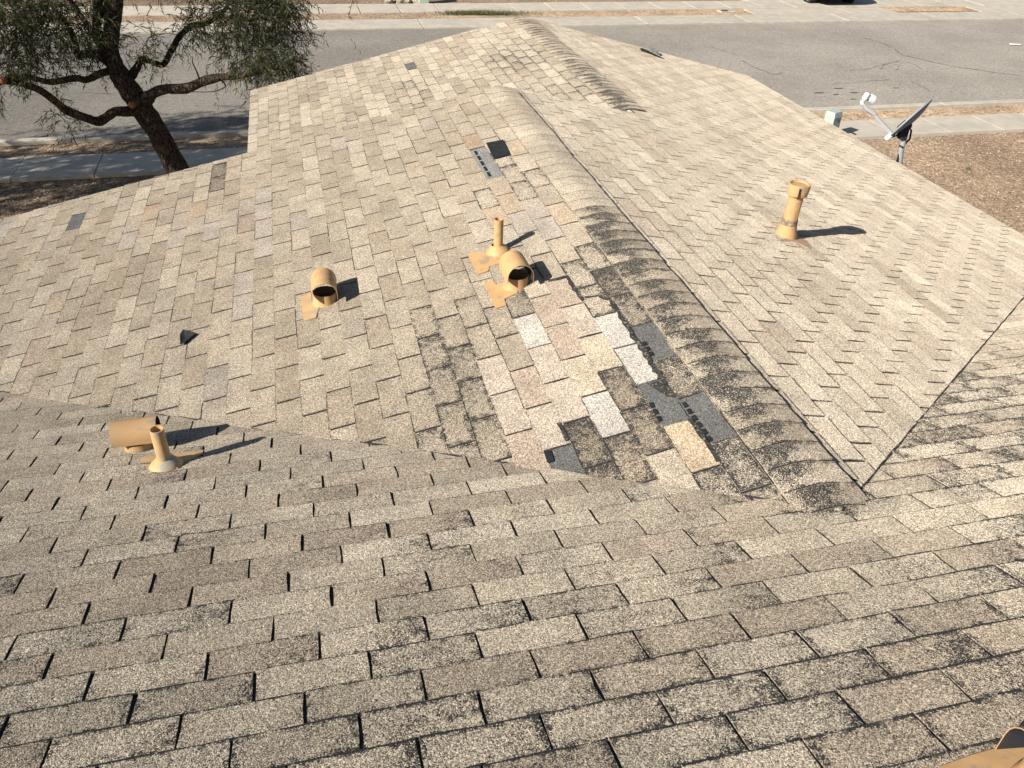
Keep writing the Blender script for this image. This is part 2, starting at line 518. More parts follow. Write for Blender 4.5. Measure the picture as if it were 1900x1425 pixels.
tag(mb.build('litter', MPAPER), 'small white scrap of litter lying on the asphalt street', 'litter')

# ------------------------------------------------------------------ the house
PN, PL, PR = 0.3053, 0.2190, 0.2283
cN, cL, cR = [1 / math.sqrt(1 + p * p) for p in (PN, PL, PR)]
RX = 1.36                                              # ridge of the street end sits on the right slope
class Plane:
    def __init__(s, O, a, b):
        s.O, s.a, s.b = Vector(O), Vector(a).normalized(), Vector(b).normalized()
        s.n = s.a.cross(s.b).normalized()
        if s.n.z < 0: s.n = -s.n
    def p(s, t, v, h=0.0):
        return s.O + s.a * t + s.b * v + s.n * h
    def pix(s, px, py):
        d = ray(px, py)
        k = (s.O - CAM).dot(s.n) / d.dot(s.n)
        q = CAM + d * k - s.O
        return q.dot(s.a), q.dot(s.b)
    def P(s, px, py, h=0.0):
        t, v = s.pix(px, py)
        return s.p(t, v, h)
SL = Plane((0, 0, 0), (0, 1, 0), (-cL, 0, -PL * cL))
SR = Plane((0, 0, 0), (0, 1, 0), (cR, 0, -PR * cR))
SF = Plane((RX, 0, -PR * RX), (0, 1, 0), (-cL, 0, -PL * cL))
SN = Plane((0, 0, 0), (1, 0, 0), (0, cN, -PN * cN))
vL, vR, vF, vN = 4.84 / cL, 4.65 / cR, (RX + 2.35) / cL, 3.475 / cN
yR1 = 9.98
def rake(v):           # street-end rake on the right slope
    return 9.98 - 0.50 * (v - RX / cR) / (vR - RX / cR)
REG = {
    'L': [[(0, 0), (5.58, 0), (5.5, vL), (3.475, vL)]],
    'R': [[(0, 0), (5.60, 0), (5.60, vR), (PR * 4.65 / PN, vR)],
          [(5.60, RX / cR), (9.98, RX / cR), (rake(vR), vR), (5.60, vR)]],
    'F': [[(5.3, 0), (9.98, 0), (9.775, vF), (5.3, vF)]],
    'N': [[(-7.5, -4.3), (0, -4.3), (0, 0), (-4.84, vN), (-7.5, vN)],
          [(0, -4.3), (7.5, -4.3), (7.5, vN), (PN and 4.65, PR * 4.65 / PN / cN), (0, 0)]],
}
REG['N'][0] = [(-7.5, -4.3), (0, -4.3), (0, 0.05), (-4.84, vN + 0.05), (-7.5, vN + 0.05)]
REG['N'][1] = [(0, -4.3), (7.5, -4.3), (7.5, PR * 4.65 / PN / cN), (4.65, PR * 4.65 / PN / cN), (0, 0)]

house = empty('house', (0, 3, GZ))
tag(house, 'single storey house with weathered tan shingle roof, two parallel ridges and patched damage', 'house')
slope = {}
for key, pl, nm in (('N', SN, 'roof_slope'), ('L', SL, 'roof_slope'), ('R', SR, 'roof_slope'), ('F', SF, 'roof_slope')):
    vs, fs = [], []
    for poly in REG[key]:
        n0 = len(vs)
        vs += [pl.p(t, v, 0) for t, v in poly]
        fs.append(tuple(range(n0, n0 + len(poly))))
    slope[key] = mesh(nm, vs, fs, MUND, house)
slope['N']['label'] = 'near roof slope under the camera, wide courses with black slots'
slope['L']['label'] = 'left roof slope with patched light and black worn shingles'
slope['R']['label'] = 'right roof slope of cream shingles, colour lightened to imitate grazing light'
slope['F']['label'] = 'street end roof slope beyond the patched one'

# ---- shingle tabs
def sh_clip(poly, region):
    n = len(region)
    area = sum(region[i][0] * region[(i + 1) % n][1] - region[(i + 1) % n][0] * region[i][1] for i in range(n))
    sg = 1 if area > 0 else -1
    for i in range(n):
        if not poly: return []
        ax, ay = region[i]
        bx, by = region[(i + 1) % n]
        out = []
        f = lambda p: sg * ((bx - ax) * (p[1] - ay) - (by - ay) * (p[0] - ax))
        for k in range(len(poly)):
            p, r = poly[k], poly[(k + 1) % len(poly)]
            fp, fr = f(p), f(r)
            if fp >= -1e-9: out.append(p)
            if (fp > 1e-9 and fr < -1e-9) or (fp < -1e-9 and fr > 1e-9):
                u = fp / (fp - fr)
                out.append((p[0] + (r[0] - p[0]) * u, p[1] + (r[1] - p[1]) * u))
        poly = out
    return poly if len(poly) >= 3 else []

class Tab: pass
def make_tab(pl, regs, t0, t1, v0, v1, tint, wear, lift=0.0, flat=False, line=0.8, jag=0.0015, gap=0.0035, over=0.007, thick=0.0075):
    """one shingle tab between slots t0..t1 and from v0 (upper) to v1 (butt)"""
    T = Tab()
    nx, ny = 4, 2
    a, b = t0 + gap, t1 - gap
    va, vb = v0 - over, v1
    tc, wd = (t0 + t1) / 2, (t1 - t0)
    j = lambda: random.gauss(0, jag)
    skew = random.gauss(0, 0.002)
    G = {}
    for iy in range(ny + 1):
        for ix in range(nx + 1):
            t = a + (b - a) * ix / nx
            v = va + (vb - va) * iy / ny
            if ix in (0, nx): t += j()
            if iy == ny: v += j() + skew * (ix / nx - .5)
            G[ix, iy] = (t, v)
    cl, cr_ = lift * random.random(), lift * random.random()
    dl = random.uniform(-0.0006, 0.0006)
    def h(t, v):
        fv = (v - va) / (vb - va)
        fu = min(1, max(0, (t - a) / (b - a)))
        if flat: return 0.0008 + 0.0012 * fv
        return 0.0036 + (thick - 0.0036 + dl) * fv + (cl * (1 - fu) ** 2 + cr_ * fu ** 2) * fv ** 2
    inside = all(any(len(sh_clip([p], r) or []) or _in(p, r) for r in regs) for p in (G[0, 0], G[nx, 0], G[0, ny], G[nx, ny]))
    V, idx, Fc = [], {}, []
    def vid(p):
        k = (round(p[0] * 5e3), round(p[1] * 5e3))
        if k not in idx:
            idx[k] = len(V)
            V.append(p)
        return idx[k]
    for iy in range(ny):
        for ix in range(nx):
            c = [G[ix, iy], G[ix + 1, iy], G[ix + 1, iy + 1], G[ix, iy + 1]]
            polys = [c] if (inside and len(regs) == 1) else [sh_clip(c, r) for r in regs]
            for pg in polys:
                if len(pg) < 3: continue
                f = []
                for p in pg:
                    i = vid(p)
                    if i not in f: f.append(i)
                if len(f) >= 3: Fc.append(tuple(f))
    if not Fc: return None
    e = {}
    for f in Fc:
        for k in range(len(f)):
            e.setdefault(frozenset((f[k], f[(k + 1) % len(f)])), []).append((f[k], f[(k + 1) % len(f)]))
    co = [pl.p(p[0], p[1], h(*p)) for p in V]
    lr = line * random.uniform(0.5, 1.15)
    att = [(p[0] - tc, max(0, v1 - p[1]), lr) for p in V]
    wr = [wear(p[0], p[1]) if callable(wear) else wear for p in V]
    col = [(*tint, x) for x in wr]
    n0 = len(co)
    bot = {}
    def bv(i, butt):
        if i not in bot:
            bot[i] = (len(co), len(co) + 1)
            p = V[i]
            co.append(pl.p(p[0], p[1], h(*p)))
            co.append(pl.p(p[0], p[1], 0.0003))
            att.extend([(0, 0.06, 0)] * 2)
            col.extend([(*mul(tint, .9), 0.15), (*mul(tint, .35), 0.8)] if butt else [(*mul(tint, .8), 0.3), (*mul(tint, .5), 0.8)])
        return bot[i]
    FF = list(Fc)
    for k, l in e.items():
        if len(l) == 1:
            x, y = l[0]
            if V[x][1] < va + 1e-4 and V[y][1] < va + 1e-4: continue
            bt = V[x][1] > vb - 0.006 and V[y][1] > vb - 0.006
            (xt, xb), (yt, yb) = bv(x, bt), bv(y, bt)
            FF.append((xt, xb, yb, yt))
    # orientation
    a3 = (co[Fc[0][1]] - co[Fc[0][0]]).cross(co[Fc[0][2]] - co[Fc[0][0]])
    if a3.dot(pl.n) < 0: FF = [f[::-1] for f in FF]
    T.co, T.f, T.col, T.att = co, FF, col, att
    cen = sum((co[i] for i in range(n0)), Vector()) / n0
    px, py, z = proj(cen)
    T.area = 0
    if z > 0.1 and -20 < px < 1920 and -20 < py < 1445:
        q = [proj(co[i]) for i in range(n0)]
        s_ = 0
        for f in Fc:
            pp = [q[i] for i in f]
            s_ += abs(sum(pp[k][0] * pp[(k + 1) % len(pp)][1] - pp[(k + 1) % len(pp)][0] * pp[k][1] for k in range(len(pp)))) / 2
        T.area = s_
    return T
def _in(p, region):
    n = len(region)
    s0 = 0
    for i in range(n):
        (ax, ay), (bx, by) = region[i], region[(i + 1) % n]
        c = (bx - ax) * (p[1] - ay) - (by - ay) * (p[0] - ax)
        if abs(c) < 1e-9: continue
        if s0 == 0: s0 = 1 if c > 0 else -1
        elif (c > 0) != (s0 > 0): return False
    return True
def put_attrs(me, col, att):
    a = me.attributes.new('tint', 'FLOAT_COLOR', 'POINT')
    a.data.foreach_set('color', np.array(col, 'f').ravel())
    a = me.attributes.new('tabuv', 'FLOAT_VECTOR', 'POINT')
    a.data.foreach_set('vector', np.array(att, 'f').ravel())
def tabs_to_object(name, tabs, parent):
    vs, fs, col, att = [], [], [], []
    for T in tabs:
        n = len(vs)
        vs += T.co; col += T.col; att += T.att
        fs += [tuple(i + n for i in f) for f in T.f]
    me = bpy.data.meshes.new(name)
    me.from_pydata([tuple(v) for v in vs], [], fs)
    me.materials.append(MSH)
    put_attrs(me, col, att)
    me.update()
    return link(name, me, parent)

def mul(c, k): return tuple(x * k for x in c)
BEIGE, CREAM, TAN = (0.382, 0.332, 0.263), (0.44, 0.388, 0.312), (0.348, 0.297, 0.231)
PINK, WHITE, BROWN = (0.415, 0.345, 0.278), (0.49, 0.462, 0.42), (0.30, 0.254, 0.198)
LAV, ORANGE, PALE = (0.393, 0.35, 0.298), (0.45, 0.37, 0.272), (0.465, 0.405, 0.338)
GREYMAT = (0.135, 0.137, 0.134)
def pick(opts):
    r = random.random() * sum(k for _, k in opts)
    for c, k in opts:
        r -= k
        if r <= 0: return mul(c, random.uniform(0.93, 1.07))
    return opts[-1][0]
def blobs(lst):
    def fn(t, v):
        s = 0
        for t0, v0, rt, rv, a in lst:
            s += a * math.exp(-((t - t0) / rt) ** 2 - ((v - v0) / rv) ** 2)
        return s
    return fn
def pb(pl, px, py, rt, rv, a):
    t, v = pl.pix(px, py)
    return (t, v, rt, rv, a)

TABS = {'N': [], 'L': [], 'R': [], 'F': []}
W, E = 0.3048, 0.127
# near slope -------------------------------------------------
wN = blobs([pb(SN, 1800, 790, 0.9, 0.55, 0.32), pb(SN, 1880, 700, 1.0, 0.6, 0.18), pb(SN, 1870, 960, 0.5, 0.35, 0.12), pb(SN, 1690, 960, .4, .12, -0.30),
            pb(SN, 300, 1000, 0.7, 0.3, 0.12), pb(SN, 100, 1330, 0.8, 0.35, 0.16), pb(SN, 1000, 1330, 1.3, 0.35, 0.13), pb(SN, 1500, 1250, .8, .4, 0.10), pb(SN, 1530, 945, .14, .07, 0.7)])
ncols = {}
for j in range(-30, 34):
    va, vb = -(0.3303 + (j + 1) * 0.1266), -(0.3303 + j * 0.1266)
    run = BEIGE
    for k in range(-34, 34):
        t0 = -1.7247 + W * k + 0.4314 * W * j
        if (k + j) % 3 == 0 or random.random() < 0.25:
            run = pick([((0.40, 0.354, 0.283), 5), ((0.425, 0.380, 0.308), 3), ((0.372, 0.320, 0.253), 4)])
        if t0 > 7.5 or t0 + W < -7.5: continue
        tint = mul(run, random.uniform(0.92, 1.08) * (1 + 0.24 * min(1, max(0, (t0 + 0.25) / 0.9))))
        base = random.choice([0.04, 0.06, 0.08, 0.1, 0.14]) + (0.05 if j > 1 else 0)
        dk = random.random() < 0.34
        ph = random.uniform(-.1, .1)
        def wr(t, v, base=base, dk=dk, tc=t0 + W / 2 + ph, vc=(va + vb) / 2):
            x = base + wN(t, v)
            if dk: x += 0.33 * math.exp(-((t - tc) / 0.1) ** 2 - ((v - vc) / 0.06) ** 2)
            return max(0.0, x)
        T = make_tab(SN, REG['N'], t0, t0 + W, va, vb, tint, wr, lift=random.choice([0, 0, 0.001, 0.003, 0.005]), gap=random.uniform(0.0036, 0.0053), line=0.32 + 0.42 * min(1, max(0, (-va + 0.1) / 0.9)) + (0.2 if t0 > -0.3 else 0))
        if T: TABS['N'].append(T)
# left slope -------------------------------------------------
EL_, VL0, TL0, SLS, WL = 0.12801, 1.8810, 1.8242, 0.55235, 0.30842
def idxL(px, py):
    t, v = SL.pix(px, py)
    I = round((v - VL0) / EL_)
    K = math.floor((t - TL0 - SLS * WL * I) / WL)
    return I, K
c7 = lambda x, y: (850 + x * .3368, 440 + y * .3368)
c2 = lambda x, y: (440 + x * .3368, y * .3368)
c5 = lambda x, y: (x * .3368, 380 + y * .3368)
c6 = lambda x, y: (440 + x * .3368, 380 + y * .3368)
OV = {}
def ov(pxs, tint, wear=None, flat=False):
    for p in pxs: OV[idxL(*p)] = (tint, wear * 1.15 if wear and wear > 0.2 else wear, flat)
ov([c7(420, 540), c7(480, 690), c7(900, 600), c7(800, 980)], mul(WHITE, .97), 0.0)
ov([c7(1010, 740), c7(1060, 850)], mul(WHITE, 0.96), 0.0)
ov([c7(800, 430), c7(780, 650), c7(690, 790)], (0.475, 0.415, 0.325), 0.0)
ov([c7(580, 900), c7(640, 480), c7(200, 760), c7(270, 960), c7(400, 640), c7(460, 400), c7(470, 1050), c7(530, 830)], PALE, 0.02)
ov([c7(600, 300), c7(610, 570), c7(360, 810), c7(390, 1190), c7(340, 1230), c7(560, 480)], PINK, 0.03)
ov([c7(1270, 1100), c7(1300, 1220), c7(1200, 1060)], ORANGE, 0.0)
ov([c7(680, 1100), c7(720, 1200)], mul(TAN, .9), 0.48)
ov([c7(890, 830), c7(930, 1180), c7(1000, 1000), c7(1080, 1090), c7(900, 1290), c7(1040, 1250), c7(790, 1310)], TAN, 0.40)
ov([c7(340, 390), c7(230, 510), c7(140, 590), c7(60, 660), c7(60, 450)], BEIGE, 0.36)
ov([c7(690, 200), c7(760, 110), c7(730, 310), c7(640, 180)], CREAM, 0.33)
ov([c7(900, 390), c7(960, 420), c7(1150, 740), c7(1180, 800), c7(1230, 840)], BEIGE, 0.46)
ov([c7(830, 220)], TAN, 0.62)
ov([c7(570, 1200), c7(1150, 950), c7(1330, 960), c7(1420, 1060), c7(1050, 520), c7(1120, 620)], GREYMAT, 0.1, True)
ov([c7(1500, 1200), c7(1450, 1150), c7(1350, 1330), c7(1500, 1320), c7(1650, 1380)], CREAM, 0.36)
ov([c6(1050, 650), c6(1170, 690), c6(1060, 830), c6(1130, 960), c6(1240, 870), c6(1180, 1130), c6(1250, 1010), c6(1440, 640), c6(1370, 760), c6(1240, 1170), c6(1220, 560), c6(1180, 480)], BEIGE, 0.33)
ov([c6(1300, 1040), c6(1320, 1220), c6(1080, 1330), c6(1420, 1320)], BEIGE, 0.22)
ov([c2(1320, 780)], (0.36, 0.28, 0.21), 0.02)
ov([c2(1520, 800), c2(1780, 1160), c2(1540, 1120), c6(1420, 60)], (0.42, 0.345, 0.26), 0.02)
ov([c2(1650, 1150), c2(1760, 1240), c2(1600, 1230), c6(1560, 200)], LAV, 0.02)
ov([c2(135, 1120), c2(130, 1220), c2(130, 1300), c2(540, 790), c5(940, 190), c5(1150, 150), c5(1440, 200), c5(1340, 380), c5(1440, 40), c5(690, 230), c5(1330, 430), c5(1330, 520)], LAV, 0.02)
ov([c5(830, 40), c5(1070, 40), c5(800, 90), c5(1080, 20)], (0.40, 0.315, 0.235), 0.02)
ov([c5(570, 50), c5(520, 230), c5(860, 240), c5(750, 340), c5(450, 200), c5(260, 420), c5(1750, 220)], mul(BROWN, 1.1), 0.08)
ov([c2(1330, 1080), c2(1590, 1040), c2(1660, 990), c2(1560, 950), c2(1490, 890)], CREAM, 0.22)
ov([c2(1290, 590)], TAN, 0.15)
ov([c2(-90, 1010), c2(-100, 1040), c2(-60, 950)], mul(TAN, .8), 0.30)
ov([(137, 413)], GREYMAT, 0.1, True)
ov([(905, 300), (915, 322), (892, 285)], mul(GREYMAT, 1.7), 0.1, True)
wL = blobs([pb(SL, 830, 680, 0.5, 0.22, 0.16), pb(SL, 880, 800, .5, .3, 0.10), pb(SL, 300, 690, .8, .3, 0.05), pb(SL, 1400, 850, .45, .18, 0.22), pb(SL, 960, 300, .3, .2, .06), pb(SL, 700, 800, .5, .3, .06)])
EXPOSED = []
for I in range(-16, 26):
    vc = VL0 + EL_ * I
    va, vb = vc - EL_ / 2, vc + EL_ / 2
    run, br = BEIGE, 0.07
    for K in range(-16, 26):
        t0 = TL0 + SLS * WL * I + WL * K
        if t0 > 5.7 or t0 < -0.5: continue
        if random.random() < 0.75:
            run = pick([(BEIGE, 5), (mul(CREAM, .94), 3), (mul(TAN, 1.06), 2.2), (mul(PINK, .93), 0.35), (mul(LAV, .95), 0.2)])
        tint, base, flat = mul(run, random.uniform(0.94, 1.06)), random.choice([0.0, 0.03, 0.05, 0.08, 0.11]), False
        lift = random.choice([0, 0, 0, 0.001, 0.002, 0.003, 0.006])
        if (I, K) in OV:
            tint, b2, flat = OV[I, K]
            if b2 is not None and 0.2 < b2 < 0.385 and tint == BEIGE: b2 = random.choice([0.14, 0.2, 0.27, 0.34])
            if b2 is not None: base = b2
            if flat: EXPOSED.append((I, K, t0, va, vb))
        def wr(t, v, base=base, ok=(I, K) in OV and base < 0.05):
            return max(0.0, base + (0 if ok else wL(t, v)))
        dj = random.uniform(-0.01, 0.028)
        T = make_tab(SL, [[(dj, 0), (5.58, 0), (5.5, vL), (3.475 + dj, vL)]], t0, t0 + WL, va, vb, tint, wr if not flat else base, lift=lift, flat=flat, gap=random.uniform(0.005, 0.0075) if not flat else 0.0, thick=0.0075, line=random.choice([0.1, 0.35, 0.6, 0.8]))
        if T: TABS['L'].append(T)
# right slope ------------------------------------------------
wR = blobs([pb(SR, 1560, 880, .4, .2, 0.03)])
rowtone = {}
for i in range(-2, 38):
    va, vb = 0.2103 + i * 0.1266, 0.2103 + (i + 1) * 0.1266
    run = BEIGE
    for k in range(-34, 34):
        t0 = 1.2269 - W * k + 0.4109 * W * i
        if t0 > 10.2 or t0 < -0.5: continue
        z = (k + (i // 2)) % 3
        if z == 0 or random.random() < 0.4:
            run = pick([((0.525, 0.462, 0.375), 4), ((0.49, 0.426, 0.342), 3), ((0.55, 0.49, 0.40), 3), ((0.455, 0.39, 0.31), 0.6)])  # tints lightened: this slope's brightness at a grazing view is put into the colour
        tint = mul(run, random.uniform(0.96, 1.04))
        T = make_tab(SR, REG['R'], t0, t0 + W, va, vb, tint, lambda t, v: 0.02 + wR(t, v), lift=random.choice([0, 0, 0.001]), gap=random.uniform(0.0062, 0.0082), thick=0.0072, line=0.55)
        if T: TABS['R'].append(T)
# street end slope -------------------------------------------
wF = blobs([pb(SF, 950, 110, .9, .5, 0.26), pb(SF, 770, 170, .6, .35, 0.2), pb(SF, 1080, 160, .6, .3, 0.2)])
for i in range(0, 31):
    va, vb = 0.02 + i * 0.1266, 0.02 + (i + 1) * 0.1266
    run = CREAM
    for k in range(0, 18):
        t0 = 5.0 + W * k + 0.5 * W * (i % 2) + 0.04 * (i % 3)
        if random.random() < 0.55:
            run = pick([(BEIGE, 3), (CREAM, 4), (mul(TAN, 1.1), 0.8), ((0.47, .415, .34), 1.5)])
        tint = mul(run, random.uniform(0.95, 1.05))
        base = random.choice([0.0, 0.03, 0.06, 0.1])
        if random.random() < 0.2: base += 0.1
        tt, vv = SF.pix(758, 124)
        if t0 < tt < t0 + W and va < vv < vb: tint, base = GREYMAT, 0.15
        T = make_tab(SF, REG['F'], t0, t0 + W, va, vb, tint, lambda t, v, b=base: b + wF(t, v), lift=random.choice([0, 0.001, 0.002]), gap=random.uniform(0.006, 0.008), thick=0.0075, line=0.5)
        if T: TABS['F'].append(T)
allt = sorted(((T.area, key, n) for key in TABS for n, T in enumerate(TABS[key])), reverse=True)
single = set((key, n) for _, key, n in allt[:300])
rest = []
for key in TABS:
    for n, T in enumerate(TABS[key]):
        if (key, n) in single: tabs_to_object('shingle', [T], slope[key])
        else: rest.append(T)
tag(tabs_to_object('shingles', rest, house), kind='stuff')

# ---- ridge caps (bent over the ridge, butt towards the camera)
def ridge_caps(x0, z0, pl, pr, y0, y1, wearf, tintf, parent, wfun=0.152, expo=0.127):
    n = int((y1 - y0) / expo)
    offs = [-wfun, -0.115, -0.075, -0.04, -0.015, 0.0, 0.015, 0.04, 0.075, 0.115, wfun]
    wob = 0
    for k in range(n):
        ya = y0 + k * expo
        yb = min(ya + expo + 0.02, y1)
        wob = wob * 0.7 + random.gauss(0, 0.0025)
        rows = []
        tint = tintf(ya)
        ws = wearf(ya)
        side0 = random.uniform(-0.01, 0.11)
        lift = random.choice([0, 0.001, 0.002, 0.004]) if ws > 0.12 else random.choice([0, 0, 0.001])
        vs, col, att = [], [], []
        for r, (y, hh) in enumerate(((ya, 0.0125 + lift), (ya + 0.04, 0.0118 + lift * .4), (ya + 0.085, 0.0108), (yb, 0.0095))):
            for m_, o in enumerate(offs):
                p = pl if o < 0 else pr
                x = o * (1 / math.sqrt(1 + p * p)) + wob
                z = z0 - p * (math.sqrt(o * o + 0.055 ** 2) - 0.055) + hh
                jx = random.gauss(0, 0.0015) if m_ in (0, 10) else 0
                jy = random.gauss(0, 0.0015) if r == 0 else 0
                vs.append(Vector((x0 + x + jx, y + jy, z)))
                wv = ws * (0.62 + 1.1 * math.exp(-((o + side0) / 0.075) ** 2)) + (0.9 * ws if r >= 2 else 0) * math.exp(-((o + 0.03) / 0.08) ** 2)
                col.append((*tint, max(0, wv)))
                att.append((0.0, max(0.0, y - ya), min(1.0, 0.15 + ws * 1.6)))
        m = len(offs)
        fs = [(r * m + i, r * m + i + 1, (r + 1) * m + i + 1, (r + 1) * m + i) for r in range(3) for i in range(m - 1)]
        # skirts: butt end and both long edges
        def sk(i, j):
            a = len(vs)
            for q in (i, j):
                vs.append(vs[q].copy()); vs.append(vs[q] - Vector((0, 0, 0.006)))
                col.extend([(*mul(tint, .9), 0.05 + ws * .5), (*mul(tint, .7), 0.1 + ws)]); att.extend([(0, .05, 0)] * 2)
            fs.append((a, a + 1, a + 3, a + 2))
        for i in range(m - 1): sk(i + 1, i)
        for r in range(3): sk(r * m, (r + 1) * m); sk((r + 1) * m + m - 1, r * m + m - 1)
        me = bpy.data.meshes.new('ridge_cap')
        me.from_pydata([tuple(v) for v in vs], [], fs)
        me.materials.append(MSH)
        put_attrs(me, col, att)
        for f in range(3 * (m - 1)): me.polygons[f].use_smooth = True
        link('ridge_cap', me, parent)
ridge = mesh('ridge', [(0, 0.1, 0.001), (0, 5.55, 0.001), (0.05, 5.55, -0.012), (0.05, .1, -.012), (-0.05, 5.55, -0.012), (-0.05, .1, -.012)], [(0, 3, 2, 1), (0, 1, 4, 5)], MUND, house)
ridge_caps(0, 0.0, PL, PR, 0.02, 5.6,
           lambda y: (0.40 + random.uniform(-.14, .12)) * (1 if y < 2.5 else max(0.0, 1 - (y - 2.5) / 0.4)) + (0.0 if y > 2.7 else .05) + random.choice([0, 0, .03]),
           lambda y: pick([(CREAM, 2), (mul(CREAM, .93), 2), (mul(BEIGE, 1.03), 1.0)]) if y > 2.6 else pick([(CREAM, 2), (BEIGE, 1)]), ridge)
ridge2 = mesh('ridge', [(RX, 5.75, -PR * RX + .001), (RX, 9.95, -PR * RX + .001), (RX + .05, 9.95, -PR * RX - .012), (RX + .05, 5.75, -PR * RX - .012), (RX - .05, 9.95, -PR * RX - .012), (RX - .05, 5.75, -PR * RX - .012)], [(0, 3, 2, 1), (0, 1, 4, 5)], MUND, house)
ridge_caps(RX, -PR * RX, PL, PR, 5.72, 9.98, lambda y: (0.42 if y < 6.3 else 0.32 if y < 7.6 else 0.22) + random.uniform(-.06, .06),
           lambda y: pick([(CREAM, 2), (BEIGE, 2)]), ridge2)

# ---- dark strip painting in the cut edge's shadow line along the right valley
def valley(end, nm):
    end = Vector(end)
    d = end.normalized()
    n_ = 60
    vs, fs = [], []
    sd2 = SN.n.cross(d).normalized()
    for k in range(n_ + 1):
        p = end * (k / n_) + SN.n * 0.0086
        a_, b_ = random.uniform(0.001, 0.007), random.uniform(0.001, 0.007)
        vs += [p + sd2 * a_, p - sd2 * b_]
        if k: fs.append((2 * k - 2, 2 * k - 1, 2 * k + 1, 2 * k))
    mesh(nm, vs, fs, MTORNSHADE, house)
valley((4.65, PR * 4.65 / PN, -PR * 4.65), 'valley_shadow_strip')

# ---- rake and eave trim, walls
trim = MB()
def board(p, q, up=0.0, hgt=0.14, th=0.03, m=None):
    p, q = Vector(p), Vector(q)
    d = (q - p).normalized()
    s_ = d.cross(Vector((0, 0, 1))).normalized()
    c = (p + q) / 2
    u = s_.cross(d)
    trim.box(c - u * (hgt / 2 + 0.004), ((q - p).length, th, hgt), (d, s_, u))
eL = SL.p(5.46, vL); board(SL.p(5.52, 0.0), eL); board(SL.p(3.5, vL - .02), SL.p(5.46, vL - .02))
board(SR.p(rake(RX / cR) - .04, RX / cR), SR.p(rake(vR) - .04, vR)); board(SR.p(3.5, vR - .02), SR.p(rake(vR) - .04, vR - .02))
board(SF.p(9.94, 0), SF.p(9.735, vF)); board(SF.p(5.5, vF - .02), SF.p(9.735, vF - .02))
trim.build('fascia', MTRIM, house)
edge = MB()
def strip(P0, P1, inward, pl, wd=0.05):
    P0, P1 = Vector(P0), Vector(P1)
    a = inward.normalized()
    edge.loft([[P0 - a * 0.012 + pl.n * 0.004, P0 - a * .012 + pl.n * 0.0095, P0 + a * wd + pl.n * 0.0095, P0 + a * wd + pl.n * 0.004],
               [P1 - a * 0.012 + pl.n * 0.004, P1 - a * .012 + pl.n * 0.0095, P1 + a * wd + pl.n * 0.0095, P1 + a * wd + pl.n * 0.004]], cap=True)
strip(SR.p(rake(RX / cR), RX / cR + .05), SR.p(rake(vR), vR), -SR.a, SR, 0.03)
edge.build('drip_edge', MEDGE, house)
wl = MB()
def wall_block(x0, x1, y0, y1, ztop):
    wl.box(((x0 + x1) / 2, (y0 + y1) / 2, (GZ + ztop) / 2), (x1 - x0, y1 - y0, ztop - GZ))
wall_block(-4.4, 4.2, 2.0, 5.1, -1.25)
wall_block(-1.9, 4.19, 5.1, 9.1, -1.26)
wall_block(-7.0, 7.0, -9.0, 3.0, -1.24)
wl.build('wall', MWALL, house)
# gable infills under the rakes and the step between the two roofs
gb = MB()
gb.add([(-4.4, 5.1, -1.25), (4.2, 5.1, -1.25), (4.2, 5.1, -.98), (0, 5.1, -0.03), (-4.4, 5.1, -.98)], [(0, 1, 2, 3, 4)])
gb.add([(-1.9, 9.1, -1.26), (4.19, 9.1, -1.26), (4.19, 9.1, -.98), (RX, 9.1, -.34), (-1.9, 9.1, -1.05)], [(0, 1, 2, 3, 4)])
gb.build('gable_wall', MWALL, house)
# far half of the main roof, behind the camera
mesh('roof_slope', [SN.p(-7.5, -4.3), SN.p(7.5, -4.3), SN.p(7.5, -4.3) + Vector((0, -6, -1.83)), SN.p(-7.5, -4.3) + Vector((0, -6, -1.83))], [(0, 1, 2, 3)], simple('plain_shingle', (0.3, 0.25, 0.18), 0.95, 0.3, 30), house)

# ---- exposed mats: adhesive dashes
def dash_row(pl, p0, p1, n, wd=0.016):
    a, b = pl.pix(*p0), pl.pix(*p1)
    for k in range(n):
        u0, u1 = (k + 0.08) / n, (k + 0.72) / n
        A = (a[0] + (b[0] - a[0]) * u0, a[1] + (b[1] - a[1]) * u0)
        B = (a[0] + (b[0] - a[0]) * u1, a[1] + (b[1] - a[1]) * u1)
        d = Vector((B[0] - A[0], B[1] - A[1])).normalized()
        nn = Vector((-d.y, d.x)) * wd / 2
        pts = [(A[0] - nn.x, A[1] - nn.y), (B[0] - nn.x, B[1] - nn.y), (B[0] + nn.x, B[1] + nn.y), (A[0] + nn.x, A[1] + nn.y)]
        ad = MB()
        ad.loft([[pl.p(*q, 0.001) for q in pts], [pl.p(*q, 0.0085) for q in pts]], cap=True)
        ad.build('adhesive_strip', MBLACK, slope['L'])
dash_row(SL, (881, 281), (911, 331), 5)
dash_row(SL, c7(1060, 915), c7(1120, 1030), 3)
dash_row(SL, c7(1240, 915), c7(1400, 1140), 6)
dash_row(SL, c7(1020, 580), c7(1075, 665), 3)
dash_row(SL, c7(490, 1180), c7(522, 1270), 1, 0.03)
